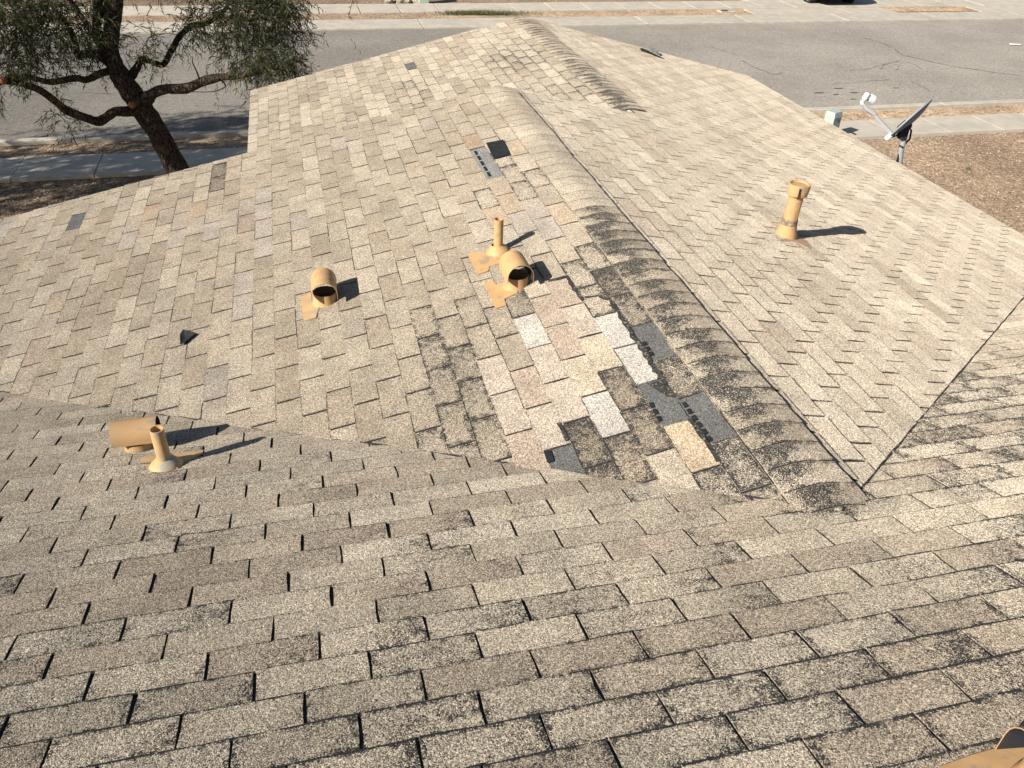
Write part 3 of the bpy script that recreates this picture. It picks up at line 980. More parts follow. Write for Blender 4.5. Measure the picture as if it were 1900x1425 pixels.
# torn black edges along the damaged courses
def torn(pl, pts, wd):
    P = [pl.pix(*p) for p in pts]
    fine = []
    for a, b in zip(P[:-1], P[1:]):
        n = max(2, int(math.hypot(b[0] - a[0], b[1] - a[1]) / 0.03))
        for k in range(n): fine.append((a[0] + (b[0] - a[0]) * k / n, a[1] + (b[1] - a[1]) * k / n))
    fine.append(P[-1])
    l0, l1, h0, h1 = [], [], [], []
    for i, q in enumerate(fine):
        a, b = fine[max(i - 1, 0)], fine[min(i + 1, len(fine) - 1)]
        d = Vector((b[0] - a[0], b[1] - a[1])).normalized()
        n = Vector((-d.y, d.x))
        w0, w1 = wd * random.uniform(0.15, 0.6), wd * random.uniform(0.15, 0.6)
        x, y = (q[0] - n.x * w0, q[1] - n.y * w0), (q[0] + n.x * w1, q[1] + n.y * w1)
        hh = 0.0088 + random.uniform(0, 0.0025)
        l0.append(pl.p(*x, 0.002)); h0.append(pl.p(*x, hh)); h1.append(pl.p(*y, hh)); l1.append(pl.p(*y, 0.002))
    tr = MB()
    tr.loft([[a, b, c, d] for a, b, c, d in zip(l0, h0, h1, l1)], cap=True)
    tr.build('torn_edge', MTORNSHADE, slope['L'])
torn(SL, [c7(490, 252), c7(600, 225), c7(640, 290), c7(690, 355)], 0.022)
torn(SL, [c7(850, 360), c7(920, 480), c7(980, 570), c7(1050, 680), c7(1120, 780)], 0.036)
torn(SL, [c7(1270, 1010), c7(1330, 1080), c7(1400, 1180), c7(1440, 1240)], 0.022)
torn(SL, [c7(555, 1030), c7(600, 1130)], 0.02)
torn(SL, [c7(700, 340), c7(770, 330), c7(830, 350)], 0.02)
tr = MB()
tri = [SL.pix(*c7(*p)) for p in ((1050, 815), (1130, 790), (1210, 890), (1150, 880))]
tr.loft([[SL.p(*q, 0.003) for q in tri], [SL.p(*q, 0.0095) for q in tri]], cap=True)
tr.build('torn_piece', MTORNSHADE, slope['L'])

# ------------------------------------------------------------------ vents
def flange(pl, pix, m, parent, h=0.0075, th=0.003):
    q = [pl.pix(*p) for p in pix]
    mb = MB()
    mb.loft([[pl.p(t, v, h) for t, v in q], [pl.p(t, v, h + th) for t, v in q]], cap=True)
    return mb.build('flashing', m, parent)

def hood_vent(base, axis, pl, L=0.25, r=0.066, hgt=0.155, pr=0.056, side=0.05, shift=0.0, label='', m=MPAINT, group='hooded roof vents', back=1, ins_m=MINSIDE):
    """vertical pipe under an inverted-U sheet metal hood that is open at both ends"""
    base = Vector(base)
    root = empty('roof_vent', base)
    tag(root, label, 'roof vent', group)
    mb = MB()
    mb.lathe(base - Vector((0, 0, 0.04)), (0, 0, 1), [(pr + 0.012, 0.02), (pr + 0.006, 0.045), (pr, 0.065), (pr, hgt + 0.01)], 24)
    mb.build('pipe', m, root, True, 40)
    axis = Vector(axis).normalized()
    sd_ = Vector((0, 0, 1)).cross(axis).normalized()
    cz = base + Vector((0, 0, hgt)) + axis * shift
    def prof(rr):
        pts = [(-rr, -side - (r - rr) * 0)]
        for k in range(13):
            a = math.pi - math.pi * k / 12
            pts.append((rr * math.cos(a), rr * math.sin(a)))
        pts.append((rr, -side))
        return pts
    po = prof(r)
    n = 7
    o = MB(); o.loft([[cz + axis * (L * (k / (n - 1) - .5)) + sd_ * x + Vector((0, 0, z)) for x, z in po] for k in range(n)], closed=False)
    hood = o.build('hood', m, root, True, 50)
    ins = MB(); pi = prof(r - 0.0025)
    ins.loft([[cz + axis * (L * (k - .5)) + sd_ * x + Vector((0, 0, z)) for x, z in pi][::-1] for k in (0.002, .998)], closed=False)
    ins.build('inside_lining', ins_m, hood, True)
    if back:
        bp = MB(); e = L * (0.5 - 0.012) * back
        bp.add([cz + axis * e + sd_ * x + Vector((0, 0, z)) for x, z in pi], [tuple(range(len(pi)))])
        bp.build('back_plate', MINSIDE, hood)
    for k in (0, 1):
        rim = MB()
        ring = lambda pp, e: [cz + axis * (L * (k - .5) + e) + sd_ * x + Vector((0, 0, z)) for x, z in pp]
        rim.loft([ring(po, 0), ring(pi, 0)], closed=False)
        rim.build('rim', m, hood)
    return root

def pipe_vent(base, h, r, label, m=MPAINT, cone=True, lean=(0, 0), n=(0, 0, 1), group='plain pipe vents'):
    base = Vector(base)
    root = empty('pipe_vent', base)
    tag(root, label, 'pipe vent', group)
    ax = Vector((lean[0], lean[1], 1)).normalized()
    mb = MB()
    mb.lathe(base - ax * 0.03, ax, [(r, 0), (r, h + 0.03), (r * 0.86, h + 0.03), (r * 0.86, h - 0.08)], 24)
    mb.build('pipe', m, root, True, 40)
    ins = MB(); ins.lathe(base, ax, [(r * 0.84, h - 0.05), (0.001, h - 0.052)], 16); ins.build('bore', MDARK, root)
    if cone:
        cb = MB()
        nn = Vector(n).normalized()
        cb.lathe(base + nn * 0.006, nn, [(0.072, 0), (0.07, 0.006), (0.06, 0.02), (0.045, 0.032), (r + 0.006, 0.043), (r + 0.001, 0.048)], 28)
        cb.build('boot', m, root, True, 60)
    return root

# A: left slope, middle
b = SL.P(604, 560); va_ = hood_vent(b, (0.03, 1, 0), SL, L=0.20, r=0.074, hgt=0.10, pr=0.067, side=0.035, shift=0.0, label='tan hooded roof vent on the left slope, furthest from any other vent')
flange(SL, [(559, 553), (583, 545), (604, 562), (592, 576), (587, 592), (564, 598)], MPAINTW, va_)
# C: left slope by the pipe
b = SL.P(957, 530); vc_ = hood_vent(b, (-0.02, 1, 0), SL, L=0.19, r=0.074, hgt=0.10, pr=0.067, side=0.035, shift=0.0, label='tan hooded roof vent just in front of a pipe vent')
flange(SL, [(900, 528), (914, 521), (921, 531), (933, 527), (958, 533), (961, 546), (936, 557), (940, 569), (920, 575)], MPAINT, vc_)
# B: pipe on left slope
b = SL.P(924, 468); vb_ = pipe_vent(b, 0.215, 0.028, 'slim tan pipe vent with round boot beside a hooded vent', n=SL.n)
flange(SL, [(868, 474), (881, 470), (895, 473), (906, 468), (946, 470), (940, 486), (925, 492), (908, 497), (907, 505), (887, 512)], MPAINT, vb_)
# E: near slope barrel
b = SN.P(261, 832); ve_ = hood_vent(b, (1, 0.02, 0), SN, L=0.195, r=0.070, hgt=0.090, pr=0.063, side=0.016, shift=0.0, label='weathered tan barrel shaped roof vent behind a leaning pipe', m=MBARREL, back=-1)
# F: near slope pipe
b = SN.P(309, 866); vf_ = pipe_vent(b, 0.21, 0.029, 'tan pipe vent with dusty boot in front of the barrel shaped vent', m=MPAINTW, n=SN.n)
flange(SN, [(259, 864), (263, 852), (300, 848), (378, 838), (376, 846), (340, 862), (330, 872), (285, 872)], MPAINTW, vf_, h=0.0068)
# G: near vent in the corner
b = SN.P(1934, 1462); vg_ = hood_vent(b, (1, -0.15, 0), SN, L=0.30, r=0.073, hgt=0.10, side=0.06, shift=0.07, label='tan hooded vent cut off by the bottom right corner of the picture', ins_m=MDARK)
flange(SN, [(1740, 1430), (1800, 1408), (1850, 1394), (1960, 1372), (1990, 1480), (1760, 1470)], MPAINT, vg_, h=0.0075)
# D: flue on right slope
base = SR.P(1457, 438)
fl = empty('flue', base)
tag(fl, 'tall tan flue pipe with thick collar on the cream right slope', 'flue')
LN = (0.045, 0, 1)
mb = MB(); mb.lathe(base + Vector((0, 0, -0.03)), LN, [(0.082, 0.0000), (0.079, 0.0308), (0.068, 0.0748), (0.060, 0.0968), (0.057, 0.1188), (0.055, 0.1232)], 32)
mb.build('boot', MPAINT, fl, True, 60)
mb = MB(); mb.lathe(base, LN, [(0.055, 0.0880), (0.057, 0.1056), (0.053, 0.1276), (0.0515, 0.1364)], 32, )
mb.build('sealant_ring', simple('grey_sealant', (0.30, 0.23, 0.16), 0.9, 0.5, 45, 0.5), fl, True, 60)
mb = MB(); mb.lathe(base, LN, [(0.049, 0.0440), (0.049, 0.2596), (0.0515, 0.2614), (0.0515, 0.2684), (0.049, 0.2702), (0.050, 0.2860), (0.0515, 0.2904), (0.0515, 0.2974), (0.049, 0.2992), (0.049, 0.3520)], 32)
pipe = mb.build('pipe', MPAINT, fl, True, 40)
mb = MB(); mb.box(base + Vector((0.024, -0.0465, 0.175)), (0.003, 0.005, 0.17)); mb.build('seam', MBARREL, pipe)
mb = MB(); mb.lathe(base, LN, [(0.050, 0.2974), (0.064, 0.3001), (0.068, 0.3045), (0.068, 0.3186), (0.0705, 0.3212), (0.0705, 0.3388), (0.073, 0.3423), (0.073, 0.3749), (0.072, 0.3793), (0.060, 0.3802), (0.058, 0.3775), (0.057, 0.3652)], 36)
cap = mb.build('collar', MPAINT, fl, True, 35)
mb = MB(); mb.lathe(base, LN, [(0.0575, 0.3696), (0.0560, 0.3661), (0.050, 0.3718), (0.001, 0.3731)], 32); mb.build('top_plate', MPAINT, cap)
mb = MB(); mb.box(base + Vector((-0.032, -0.060, 0.343)), (0.026, 0.02, 0.065), (Vector((.85, -.53, 0)), Vector((.53, .85, 0)), Vector((0, 0, 1))), bev=0.003); mb.build('clamp', MPAINT, cap)
mb = MB(); mb.box(base + Vector((-0.017, -0.071, 0.343)), (0.006, 0.006, 0.057), (Vector((.85, -.53, 0)), Vector((.53, .85, 0)), Vector((0, 0, 1)))); mb.build('clamp_gap', MINSIDE, cap)
flange(SR, [(1440, 448), (1478, 440), (1495, 448), (1505, 463), (1500, 463), (1474, 450)], simple('faded_flashing', (0.47, 0.33, 0.22), 0.7, 0.1, 20), fl, h=0.006)

# ------------------------------------------------------------------ loose roofing scraps
def scrap(pl, pix, label, h0=0.012, bend=0.01, th=0.004, m=MBLACK, group=None, name='roofing_scrap'):
    q = [pl.pix(*p) for p in pix]
    ct = sum(a for a, _ in q) / len(q); cv = sum(b for _, b in q) / len(q)
    o = empty(name, pl.p(ct, cv, h0))
    tag(o, label, 'roofing scrap', group)
    rings = []
    for f, hh in ((1.0, bend), (0.6, bend * 0.35), (0.2, 0)):
        rings.append([pl.p(ct + (a - ct) * f, cv + (b - cv) * f, h0 + hh * (1 + 0.5 * math.sin(3 * k))) for k, (a, b) in enumerate(q)])
    n = len(q)
    top, bot = MB(), None
    up = [[p + pl.n * th for p in r] for r in rings]
    top.loft(rings[::-1] + up, cap=True)
    top.build('sheet', m, o)
    return o
scrap(SL, [(903, 269), (934, 263), (947, 290), (917, 299)], 'square black roofing scrap beside a row of adhesive dashes', 0.010, 0.004)
scrap(SL, [(337, 626), (343, 617), (366, 624), (346, 642), (337, 644)], 'small pointed black roofing scrap lying on the left slope', 0.008, 0.012)
def flap():
    o = empty('roofing_scrap', SR.P(1212, 100))
    tag(o, 'dark curled roofing scrap sticking up near the far edge of the right slope', 'roofing scrap')
    a, b = SR.P(1192, 96, 0.008), SR.P(1236, 113, 0.008)
    u = Vector((-0.06, 0.15, 0.0))
    mb = MB()
    rows = []
    for k in range(6):
        p = a.lerp(b, k / 5)
        hh = math.sin(math.pi * k / 5)
        rows.append([p, p + u * 0.5 * (0.3 + hh) + Vector((0, 0, 0.02 * hh)), p + u * (0.3 + hh) + Vector((0, 0, 0.012 + 0.035 * hh)), p + u * (0.3 + hh) + Vector((0, 0, 0.008 + 0.035 * hh)), p + u * 0.5 * (0.3 + hh) + Vector((0, 0, 0.016 * hh - .001)), p + u * .02 - Vector((0, 0, 0.004))])
    mb.loft(rows, cap=True)
    mb.build('sheet', MBLACK, o)
    mb = MB()
    p, q = SR.P(1205, 95, 0.03), SR.P(1222, 103, 0.03)
    mb.box((p + q) / 2, ((q - p).length, 0.14, 0.006), ((q - p).normalized(), Vector((0, .92, .38)), (q - p).normalized().cross(Vector((0, .92, .38)))))
    mb.build('flake', simple('grey_scrap', (0.12, 0.125, 0.125), 0.8, 0.2, 20), o)
flap()
p, q = SR.P(1577, 247, 0.015), SR.P(1587, 252, 0.015)
mb = MB(); d = (q - p).normalized(); mb.box((p + q) / 2, ((q - p).length, 0.03, 0.012), (d, SR.n.cross(d), SR.n), bev=0.003)
tag(mb.build('roofing_scrap', MBLACK), 'short black strip on the right eave below the green cabinet', 'roofing scrap')

# ------------------------------------------------------------------ satellite dish on the right eave
mast0 = SR.P(1668, 302) + Vector((0.04, 0, -0.12))
dish = empty('satellite_dish', mast0)
tag(dish, 'grey satellite dish seen edge on, on a pole at the right eave', 'satellite dish')
YD = mast0.y
A = lambda px, py, dy=0.0: at(px, py, YD + dy)
top = A(1679, 252)
mb = MB(); mb.tube([mast0, A(1672, 280), top, A(1681, 240)], [0.029, 0.029, 0.028, 0.026], 14)
mast = mb.build('mast', MGALV, dish, True, 50)
mb = MB(); mb.box(mast0 + Vector((-0.05, 0, -0.02)), (0.09, 0.16, 0.2), bev=0.01); mb.build('wall_bracket', MGALV, dish)
# reflector: shallow bowl, axis to the upper left
e0, e1 = A(1652, 251), A(1726, 187)
cen = (e0 + e1) / 2
long = (e1 - e0).normalized()
view = (cen - CAM).normalized()
nrm = long.cross(view).normalized()
if nrm.x > 0: nrm = -nrm
nrm = (nrm + view * 0.045).normalized()
sid = nrm.cross(long).normalized()
RA, RB = (e1 - e0).length / 2, (e1 - e0).length / 2 * 0.90
def bowl(off, k=1.0):
    rings = []
    for r in (1.0, 0.97, 0.8, 0.6, 0.4, 0.2, 0.03):
        rings.append([cen + long * (RA * r * k * math.cos(a)) + sid * (RB * r * k * math.sin(a)) - nrm * (0.045 * (1 - r * r) + off) for a in [2 * math.pi * i / 40 for i in range(40)]])
    return rings
mb = MB(); fr, bk = bowl(0.0), bowl(0.012, 1.0)
mb.loft(fr[::-1] + bk, cap=True)
mb.build('reflector', MGREY, dish, True, 40)
rm = MB(); rm.tube([cen + long * (RA * math.cos(a)) + sid * (RB * math.sin(a)) - nrm * 0.006 for a in [2 * math.pi * i / 48 for i in range(49)]], 0.011, 8); rm.build('rim', MGREY, dish, True)
# back bracket
bc = A(1678, 236)
mb = MB()
mb.box(bc, (0.13, 0.13, 0.11), (long, sid, nrm), bev=0.02)
mb.box(A(1676, 246), (0.085, 0.09, 0.14), (Vector((1, 0, 0)), Vector((0, 1, 0)), Vector((0, 0, 1))), bev=0.012)
mb.box(A(1665, 243), (0.12, 0.07, 0.03), (long, sid, nrm), bev=0.008)
mb.build('bracket', MDARK, dish)
# feed arm and receiver
mb = MB()
mb.tube([A(1657, 250), A(1640, 232), A(1622, 212)], 0.021, 4)
mb.tube([A(1622, 212), A(1609, 211 - 8), A(1600, 192), A(1599, 188)], [0.021, 0.022, 0.022, 0.02], 6)
mb.box(A(1649, 254), (0.09, 0.06, 0.05), (long, sid, nrm), bev=0.01)
mb.build('feed_arm', MWHITE, dish)
rc = MB()
a0, a1 = A(1602, 186), A(1611, 172)
rc.box((a0 + a1) / 2, ((a1 - a0).length, 0.06, 0.05), ((a1 - a0).normalized(), view, (a1 - a0).normalized().cross(view)), bev=0.01)
rcv = rc.build('receiver', MWHITE, dish)
hd = MB()
c0 = A(1610, 179)
dr = (A(1622, 186) - c0).normalized()
hd.lathe(c0, dr, [(0.018, -0.005), (0.018, 0.03), (0.04, 0.035), (0.044, 0.06), (0.047, 0.075), (0.02, 0.08), (0.001, 0.081)], 20)
hd.build('feed_horn', MWHITE, rcv, True, 40)
mb = MB(); mb.tube([A(1680, 246), A(1688, 238), A(1691, 242), A(1688, 258), A(1676, 270), A(1671, 278), A(1667, 290), A(1664, 300, -.02)], 0.011, 6); mb.tube([A(1653, 255), A(1662, 252), A(1673, 244)], 0.009, 6)
mb.tube([A(1674, 271), A(1671, 274)], 0.03, 8)
mb.build('cable', MCABLE, dish, True)

# ------------------------------------------------------------------ green utility cabinet behind the roof edge
gp = atz(1536, 257, GZ)
gx = Vector((0.93, 0.36, 0)); gy = Vector((-0.36, 0.93, 0)); gzv = Vector((0, 0, 1))
cab = empty('utility_cabinet', (gp.x, gp.y, GZ))
tag(cab, 'pale green utility cabinet half hidden by the right roof edge', 'utility cabinet')
mb = MB()
def frus(c, w0, d0, w1, d1, z0, z1):
    ring = lambda w_, d_, z: [Vector(c) + gx * (sx * w_ / 2) + gy * (sy * d_ / 2) + gzv * z for sx, sy in ((-1, -1), (1, -1), (1, 1), (-1, 1))]
    mb.loft([ring(w0, d0, z0), ring(w1, d1, z1)], cap=True)
frus((gp.x, gp.y, GZ), 0.26, 0.25, 0.25, 0.24, -0.05, 0.48)
mb.build('body', MGREEN, cab)
mb = MB(); frus((gp.x, gp.y, GZ), 0.272, 0.262, 0.245, 0.225, 0.485, 0.60); mb.build('lid', MGREEN, cab)
mb = MB(); mb.box(Vector((gp.x, gp.y, GZ + .40)) - gy * 0.124 + gx * 0.05, (0.025, 0.012, 0.03), (gx, gy, gzv)); mb.build('lock', MDARK, cab)

# ------------------------------------------------------------------ across the street
rocks = [(722, 5), (733, 2), (741, 6), (748, 1), (757, 5), (766, 3), (738, -3), (752, -4), (776, 5), (771, -2)]
for i, (px, py) in enumerate(rocks):
    q = atz(px, py, GZ)
    s_ = random.uniform(0.12, 0.22)
    bm = bmesh.new()
    bmesh.ops.create_icosphere(bm, subdivisions=2, radius=s_)
    for v in bm.verts:
        v.co *= random.uniform(0.8, 1.12); v.co.z *= 0.65
        v.co += Vector((q.x, q.y, GZ + s_ * 0.35))
    me = bpy.data.meshes.new('rock'); bm.to_mesh(me); bm.free(); me.materials.append(MROCK)
    tag(link('rock', me), ['leftmost pale rock of the pile across the street', 'second pale rock from the left end of the far pile', 'large front rock near the left of the far pile', 'rock in the middle of the far pile', 'front rock in the middle of the far pile', 'rock right of the middle of the far pile', 'rock at the back left of the far pile', 'rock at the back middle of the far pile', 'rock of the far pile closest to the green box', 'back right rock of the far pile by the green box'][i], 'rock', 'rock pile across the street')
q = atz(786, 6, GZ)
mb = MB(); mb.box((q.x, q.y, GZ + 0.3), (0.36, 0.34, 0.7), bev=0.02)
o = tag(mb.build('utility_box', MGREEN), 'small green utility box beside the rock pile across the street', 'utility box')
mb = MB(); mb.box((q.x, q.y, GZ + 0.68), (0.40, 0.38, 0.06), bev=0.01); mb.build('lid', MGREEN, o)
# black car parked on the driveway, only its underside shows
cp = atz(1559, 16, GZ)
car = empty('parked_car', (cp.x, cp.y + 2.3, GZ))
tag(car, 'black car parked on the driveway across the street, cut off by the top edge', 'car')
def ringY(y, pts): return [Vector((cp.x + x, cp.y + y, GZ + z)) for x, z in pts]
mb = MB()
sec = lambda w_, z0, z1: [(-w_, z0 + .12), (-w_ + .12, z0), (w_ - .12, z0), (w_, z0 + .12), (w_ + .02, z0 + .35), (w_ - .04, z1 - .06), (w_ - .18, z1), (-w_ + .18, z1), (-w_ + .04, z1 - .06), (-w_ - .02, z0 + .35)]
mb.loft([ringY(0.0, sec(.80, .40, .72)), ringY(0.12, sec(.88, .30, .88)), ringY(0.5, sec(.92, .26, .97)), ringY(1.4, sec(.93, .24, .98)), ringY(3.4, sec(.93, .24, .98)), ringY(4.2, sec(.90, .26, .86)), ringY(4.6, sec(.80, .35, .68))], cap=True)
mb.build('body', MCAR, car, True, 40)
mb = MB()
cab_ = lambda w_, z0, z1: [(-w_, z0), (w_, z0), (w_ - .2, z1), (-w_ + .2, z1)]
mb.loft([ringY(0.7, cab_(.84, .95, .97)), ringY(1.3, cab_(.86, .95, 1.44)), ringY(2.6, cab_(.86, .95, 1.46)), ringY(3.5, cab_(.84, .95, .97))], cap=True)
mb.build('cabin', MGLASS, car)
for sx in (-1, 1):
    for y in (0.85, 3.7):
        t_ = MB(); t_.lathe((cp.x + sx * .80, cp.y + y, GZ + .33), (sx, 0, 0), [(0.20, -.1), (0.32, -.1), (0.335, -.05), (0.335, .08), (0.32, .12), (0.2, .12)], 24)
        wh = t_.build('wheel', MTYRE, car, True, 40)
        t_ = MB(); t_.lathe((cp.x + sx * .80, cp.y + y, GZ + .33), (sx, 0, 0), [(0.21, .10), (0.18, .115), (0.05, .10), (0.001, .1)], 20); t_.build('rim', MGALV, wh)
    l_ = MB(); l_.box((cp.x + sx * .68, cp.y + 0.06, GZ + .74), (0.3, 0.1, 0.14), bev=0.02); l_.build('tail_light', MRED, car)

# ------------------------------------------------------------------ gravel, grass (stuff)
def pebbles(name, poly, n, smin, smax, zbase, m):
    mb = MB()
    xs = [p[0] for p in poly]; ys = [p[1] for p in poly]
    k = 0
    while k < n:
        x, y = random.uniform(min(xs), max(xs)), random.uniform(min(ys), max(ys))
        if not _in((x, y), poly): continue
        k += 1
        s_ = random.uniform(smin, smax)
        a = random.uniform(0, 6.28)
        r = [(math.cos(a + i * 2.094) * s_ * random.uniform(.7, 1.2), math.sin(a + i * 2.094) * s_ * random.uniform(.7, 1.2)) for i in range(3)]
        mb.add([(x + p[0], y + p[1], zbase) for p in r] + [(x + random.uniform(-.3, .3) * s_, y + random.uniform(-.3, .3) * s_, zbase + s_ * random.uniform(.4, .9))], [(0, 1, 3), (1, 2, 3), (2, 0, 3)])
    tag(mb.build(name, m), kind='stuff')
pebbles('gravel', [(4.7, 4.0), (16, 8.0), (22, 13.7), (7.5, 13.8), (4.7, 8)], 7000, 0.008, 0.02, GZ - 0.02, MPEB)
pebbles('gravel', [(-9, 8.0), (-2, 10), (-2, 13.8), (-11, 13.9)], 2500, 0.010, 0.024, GZ - 0.02, MPEB)
def grass(px0, px1, py0, py1, n, name, h=(.05, .14), zb=GZ + .03):
    mb = MB()
    for _ in range(n):
        q = atz(random.gauss((px0 + px1) / 2, (px1 - px0) / 4), random.uniform(py0, py1), GZ)
        a = random.uniform(0, 6.28); hh = random.uniform(*h); wd = 0.008
        d = Vector((math.cos(a), math.sin(a), 0)); s2 = Vector((-d.y, d.x, 0)) * wd
        b = Vector((q.x, q.y, zb))
        mb.add([b - s2, b + s2, b + d * hh * .5 + Vector((0, 0, hh))], [(0, 1, 2)])
    tag(mb.build(name, MGRASS), kind='stuff')
grass(820, 960, 25, 31, 2600, 'grass')
grass(1785, 1805, 310, 320, 45, 'grass', (.03, .07), GZ - 0.02)

# ------------------------------------------------------------------ the tree
base = at(392, 430, 12.0)
base.z = GZ
tree = empty('willow_tree', base)
tag(tree, 'large leaning tree with dark bark and narrow drooping leaves left of the roof', 'tree')
PXM = lambda y: 1537 / 14.6
def limb(pts, name='branch', parent=tree, n=12, sub=4):
    """pts: (px, py, radius px, depth y); a smooth tapered limb through them"""
    P = [at(px, py, y) for px, py, r, y in pts]
    kk = 1.0 if name == 'trunk' else 0.88
    Rr = [kk * r * (p - CAM).dot(FW) / F for p, (px, py, r, y) in zip(P, pts)]
    Q, S = [], []
    for i in range(len(P) - 1):
        p0, p1, p2, p3 = P[max(i - 1, 0)], P[i], P[i + 1], P[min(i + 2, len(P) - 1)]
        for k in range(sub):
            u = k / sub
            Q.append(0.5 * ((2 * p1) + (p2 - p0) * u + (2 * p0 - 5 * p1 + 4 * p2 - p3) * u * u + (3 * p1 - p0 - 3 * p2 + p3) * u ** 3))
            S.append((Rr[i] + (Rr[i + 1] - Rr[i]) * u) * random.uniform(0.94, 1.08))
    Q.append(P[-1]); S.append(Rr[-1])
    mb = MB()
    mb.tube(Q, S, n, True, 0.05)
    mb.build(name, MBARK, parent, True)
    return Q
trunk = []
mbase = [(398, 445, 27, 12.0), (372, 392, 23.5, 12.05), (345, 340, 21, 12.1), (318, 295, 19.5, 12.15), (290, 240, 19.5, 12.2), (262, 200, 20, 12.2), (240, 165, 19, 12.25), (222, 138, 17.5, 12.3), (209, 110, 14.5, 12.3), (205, 85, 14, 12.35), (207, 55, 14, 12.4), (209, 25, 16, 12.45), (211, -20, 15, 12.5), (205, -90, 11, 12.6), (215, -170, 7, 12.7)]
T0 = limb(mbase, 'trunk', tree, 20)
ends = []
def br(pts, **k):
    Q = limb(pts, 'branch', tree, 10, **k); ends.append(Q); return Q
br([(205, 112, 13, 12.3), (194, 95, 10, 12.35), (184, 75, 9, 12.4), (180, 45, 9, 12.45), (182, 0, 10, 12.5), (172, -60, 8, 12.6), (150, -130, 5, 12.8)])
br([(198, 112, 11, 12.3), (180, 101, 9, 12.35), (160, 100, 8, 12.4), (145, 104, 7, 12.4), (141, 85, 6, 12.5), (128, 50, 6, 12.6), (100, 15, 5, 12.7), (60, -40, 4, 12.9)])
br([(185, 82, 8, 12.4), (165, 50, 7, 12.2), (148, 27, 5, 12.0), (120, -15, 4, 11.8), (80, -60, 3, 11.5)])
br([(218, 134, 11, 12.25), (204, 132, 8, 12.3), (185, 137, 7.5, 12.5), (160, 148, 7, 12.6), (140, 145, 6.5, 12.7), (100, 152, 6.5, 12.8), (80, 150, 6, 12.9), (50, 142, 6, 12.9), (20, 145, 6, 13.0), (-20, 155, 6, 13.0), (-90, 130, 5, 13.2), (-170, 140, 4, 13.3)])
br([(252, 205, 13, 12.15), (232, 207, 10, 12.0), (212, 208, 9.5, 11.9), (185, 225, 9.5, 11.8), (160, 219, 9, 11.7), (125, 206, 8.5, 11.6), (105, 190, 8, 11.5), (75, 168, 7.5, 11.4), (40, 155, 7, 11.3), (8, 149, 7, 11.2), (-60, 140, 6, 11.0), (-150, 110, 5, 10.8), (-250, 120, 3, 10.6)])
br([(268, 188, 15, 12.2), (285, 173, 11, 12.0), (310, 165, 10, 11.9), (345, 164, 10, 11.8), (380, 150, 9.5, 11.6), (410, 143, 8, 11.5), (445, 140, 7, 11.4), (480, 132, 6.5, 11.3), (512, 126, 4, 11.2)])
br([(243, 142, 10, 12.3), (255, 124, 7.5, 12.5), (263, 110, 6, 12.6), (276, 113, 5.5, 12.7), (290, 118, 6, 12.8), (304, 119, 6, 12.85), (318, 94, 6, 12.9), (333, 68, 6, 12.95), (356, 48, 6, 13.0), (386, 42, 5, 13.1), (415, 20, 3.5, 13.2), (440, -20, 2.5, 13.2)])
br([(210, 5, 13, 12.45), (250, -50, 9, 12.6), (320, -90, 7, 12.8), (420, -100, 5, 12.6), (500, -80, 3, 12.3)])
br([(212, -30, 12, 12.5), (150, -90, 8, 12.2), (60, -130, 7, 11.9), (-60, -140, 5, 11.6), (-200, -120, 4, 11.4), (-330, -90, 3, 11.2)])
br([(370, 147, 2, 11.6), (365, 133, 1.6, 11.6), (357, 115, 1.2, 11.7), (358, 106, .8, 11.7)], sub=3)
br([(408, 146, 2, 11.5), (418, 160, 1.4, 11.5), (395, 170, 1, 11.5), (350, 170, .6, 11.5)], sub=3)
# pruning cuts
for px, py, y, r in ((245, 195, 11.98, 4.6), (5, 149, 11.12, 4.6)):
    c = at(px, py, y - 0.12)
    mb = MB(); mb.lathe(c, (CAM - c), [(r * 1.25 * 14.5 / F, -0.15), (r * 1.15 * 14.5 / F, 0.0), (r * 14.5 / F, 0.012), (0.001, 0.016)], 12); mb.build('pruning_cut', MCUT, tree, True)

# foliage: drooping sprays of narrow leaves
LV, LF, LC, TW = [], [], [], MB()
def leaf(p, d, L, wd, col):
    d = d.normalized()
    s_ = d.cross(Vector((random.gauss(0, 1), random.gauss(0, 1), random.gauss(0, 1)))).normalized() * wd / 2
    n = len(LV)
    mid = p + d * L * 0.45 + Vector((0, 0, 0.008))
    LV.extend([tuple(p), tuple(mid + s_), tuple(p + d * L), tuple(mid - s_)])
    LF.append((n, n + 1, n + 2, n + 3))
    LC.extend([(*col, 1)] * 4)
def spray(start, L, dirn, dens=1.0, light=0.0, big=1.0):
    p = start.copy()
    d = dirn.normalized()
    n = max(3, int(L / 0.05))
    tone = random.choice([0.45, 0.6, 0.8, 1.0, 1.35])
    pts = [p.copy()]
    for i in range(n):
        d = (d + Vector((random.gauss(0, .12), random.gauss(0, .12), -0.16 + random.gauss(0, .08)))).normalized()
        p = p + d * (L / n)
        pts.append(p.copy())
        for _ in range(2 if random.random() < 0.7 * dens else 1):
            ld = d * 0.7 + Vector((random.gauss(0, .55), random.gauss(0, .55), random.gauss(-.25, .4)))
            k = tone * random.uniform(0.75, 1.25)
            c = (0.072 * k, 0.083 * k, 0.040 * k)
            if light > random.random(): c = (0.16 * k, 0.18 * k, 0.075 * k)  # this share of leaves is coloured brighter to paint in sunlight
            elif random.random() < .04: c = (0.13 * k, 0.09 * k, 0.035 * k)
            leaf(p, ld, random.uniform(0.08, 0.145) * big, random.uniform(0.010, 0.017) * big ** 1.5, c)
    if L > 0.25 and random.random() < 0.6:
        TW.tube(pts[::2] if len(pts) > 4 else pts, 0.004, 3, False)
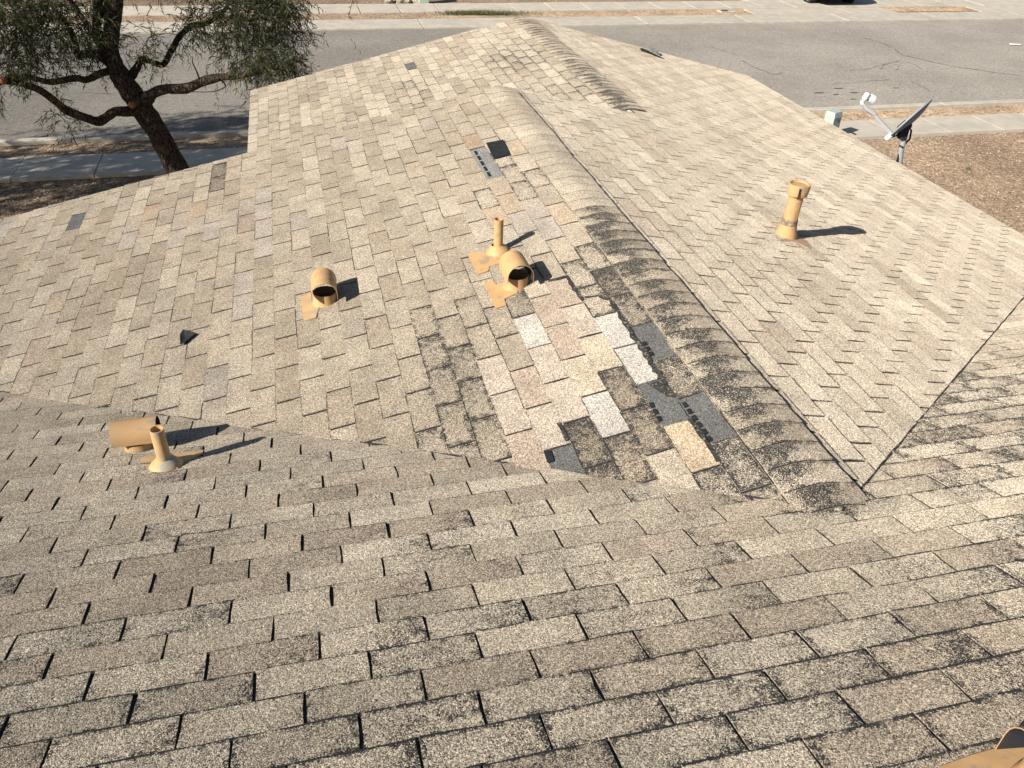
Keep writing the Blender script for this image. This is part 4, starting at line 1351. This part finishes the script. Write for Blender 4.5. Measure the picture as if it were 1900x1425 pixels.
def clump(px, py, sx, sy, n, y, sy_d=0.5, L=(0.25, 0.6), light=0.0, dens=1.0):
    for _ in range(int(n * (0.85 if px < 340 else 1.0))):
        q = at(random.gauss(px, sx), random.gauss(py, sy), y + random.gauss(0, sy_d))
        spray(q, random.uniform(*L), Vector((random.gauss(0, .8), random.gauss(0, .8), random.gauss(0.1, .5))), dens, light)
# visible masses
clump(40, 15, 45, 22, 190, 12.0)
clump(30, 75, 38, 28, 120, 11.8)
clump(25, 115, 28, 22, 60, 11.6)
clump(110, 20, 40, 22, 130, 12.2)
clump(160, 45, 32, 28, 75, 12.1, light=.1)
clump(165, 95, 25, 18, 38, 11.9, light=.15)
clump(100, 80, 24, 16, 30, 11.9)
clump(130, 130, 14, 8, 10, 12.2, L=(.15, .35))
clump(115, 212, 14, 12, 26, 11.5, L=(.2, .5), light=.3)
clump(132, 235, 6, 8, 9, 11.5, L=(.2, .4), light=.4)
clump(60, 155, 25, 6, 14, 11.4, L=(.15, .3), light=.2)
clump(275, 100, 16, 14, 24, 12.4, L=(.2, .42), light=.65)
clump(265, 70, 22, 22, 18, 12.5, L=(.2, .5), light=.35, dens=.5)
clump(292, 128, 9, 7, 12, 12.4, L=(.15, .3), light=.7)
clump(345, 30, 22, 20, 34, 12.9, light=.08)
clump(370, 55, 24, 16, 28, 12.8)
clump(330, 75, 14, 10, 10, 12.7, L=(.12, .3))
clump(405, 100, 10, 14, 8, 12.4, L=(.1, .25))
clump(455, 20, 38, 22, 170, 12.4)
clump(510, 10, 26, 16, 130, 12.2)
clump(480, 65, 34, 20, 105, 12.1)
clump(520, 55, 16, 22, 50, 12.0)
clump(430, 50, 18, 24, 40, 12.4)
clump(490, 105, 32, 12, 75, 11.7, light=.15)
clump(525, 122, 26, 8, 70, 11.5)
clump(560, 130, 14, 5, 22, 11.4, L=(.15, .3))
clump(470, 115, 16, 10, 30, 11.5, light=.35)
clump(462, 165, 6, 12, 8, 11.3, L=(.12, .3))
# crown above the frame and out to the left, which shades the walk and the trunk
clump(90, -70, 90, 30, 200, 12.0, .8, L=(.3, .7))
clump(300, -90, 90, 30, 200, 12.3, .9, L=(.3, .7))
clump(450, -60, 60, 26, 150, 12.1, .8, L=(.3, .7))
clump(-120, 10, 70, 55, 330, 11.6, 1.0, L=(.3, .7))
clump(-330, -10, 90, 60, 420, 11.4, 1.1, L=(.3, .8))
clump(-520, 30, 80, 60, 320, 11.3, 1.1, L=(.3, .8))
for _ in range(1100):
    spray(Vector((random.uniform(-14.5, -8.0), random.gauss(11.6, 0.8), random.uniform(-0.7, 1.7))) if random.random() < .84 else Vector((random.uniform(-12.6, -9.8), random.uniform(12.6, 13.8), random.uniform(.9, 2.0))), random.uniform(.3, .7), Vector((random.gauss(0, .8), random.gauss(0, .8), random.gauss(0, .5))), 1.0, 0.0, 1.9)
for pts in ([(-7.5, 11.2, 0.1), (-9.5, 11.3, 0.5), (-11.5, 11.6, 0.7), (-14, 11.8, 0.8)], [(-9.0, 11.3, 0.45), (-10.5, 12.2, 1.0), (-12.5, 12.6, 1.2)], [(-6.5, 11.4, 0.9), (-9.0, 11.0, 1.4), (-12.0, 10.9, 1.3)]):
    lb = MB(); lb.tube([Vector(p) for p in pts], [0.09, 0.07, 0.05, 0.03][:len(pts)], 8); lb.build('branch', MBARK, tree, True)
me = bpy.data.meshes.new('foliage')
me.from_pydata(LV, [], LF)
me.materials.append(MLEAF)
a = me.attributes.new('leafcol', 'FLOAT_COLOR', 'POINT')
a.data.foreach_set('color', np.array(LC, 'f').ravel())
tag(link('foliage', me, tree), kind='stuff')
tag(TW.build('twigs', MBARK, tree), kind='stuff')
print('tabs', {k: len(v) for k, v in TABS.items()}, 'leaves', len(LF))
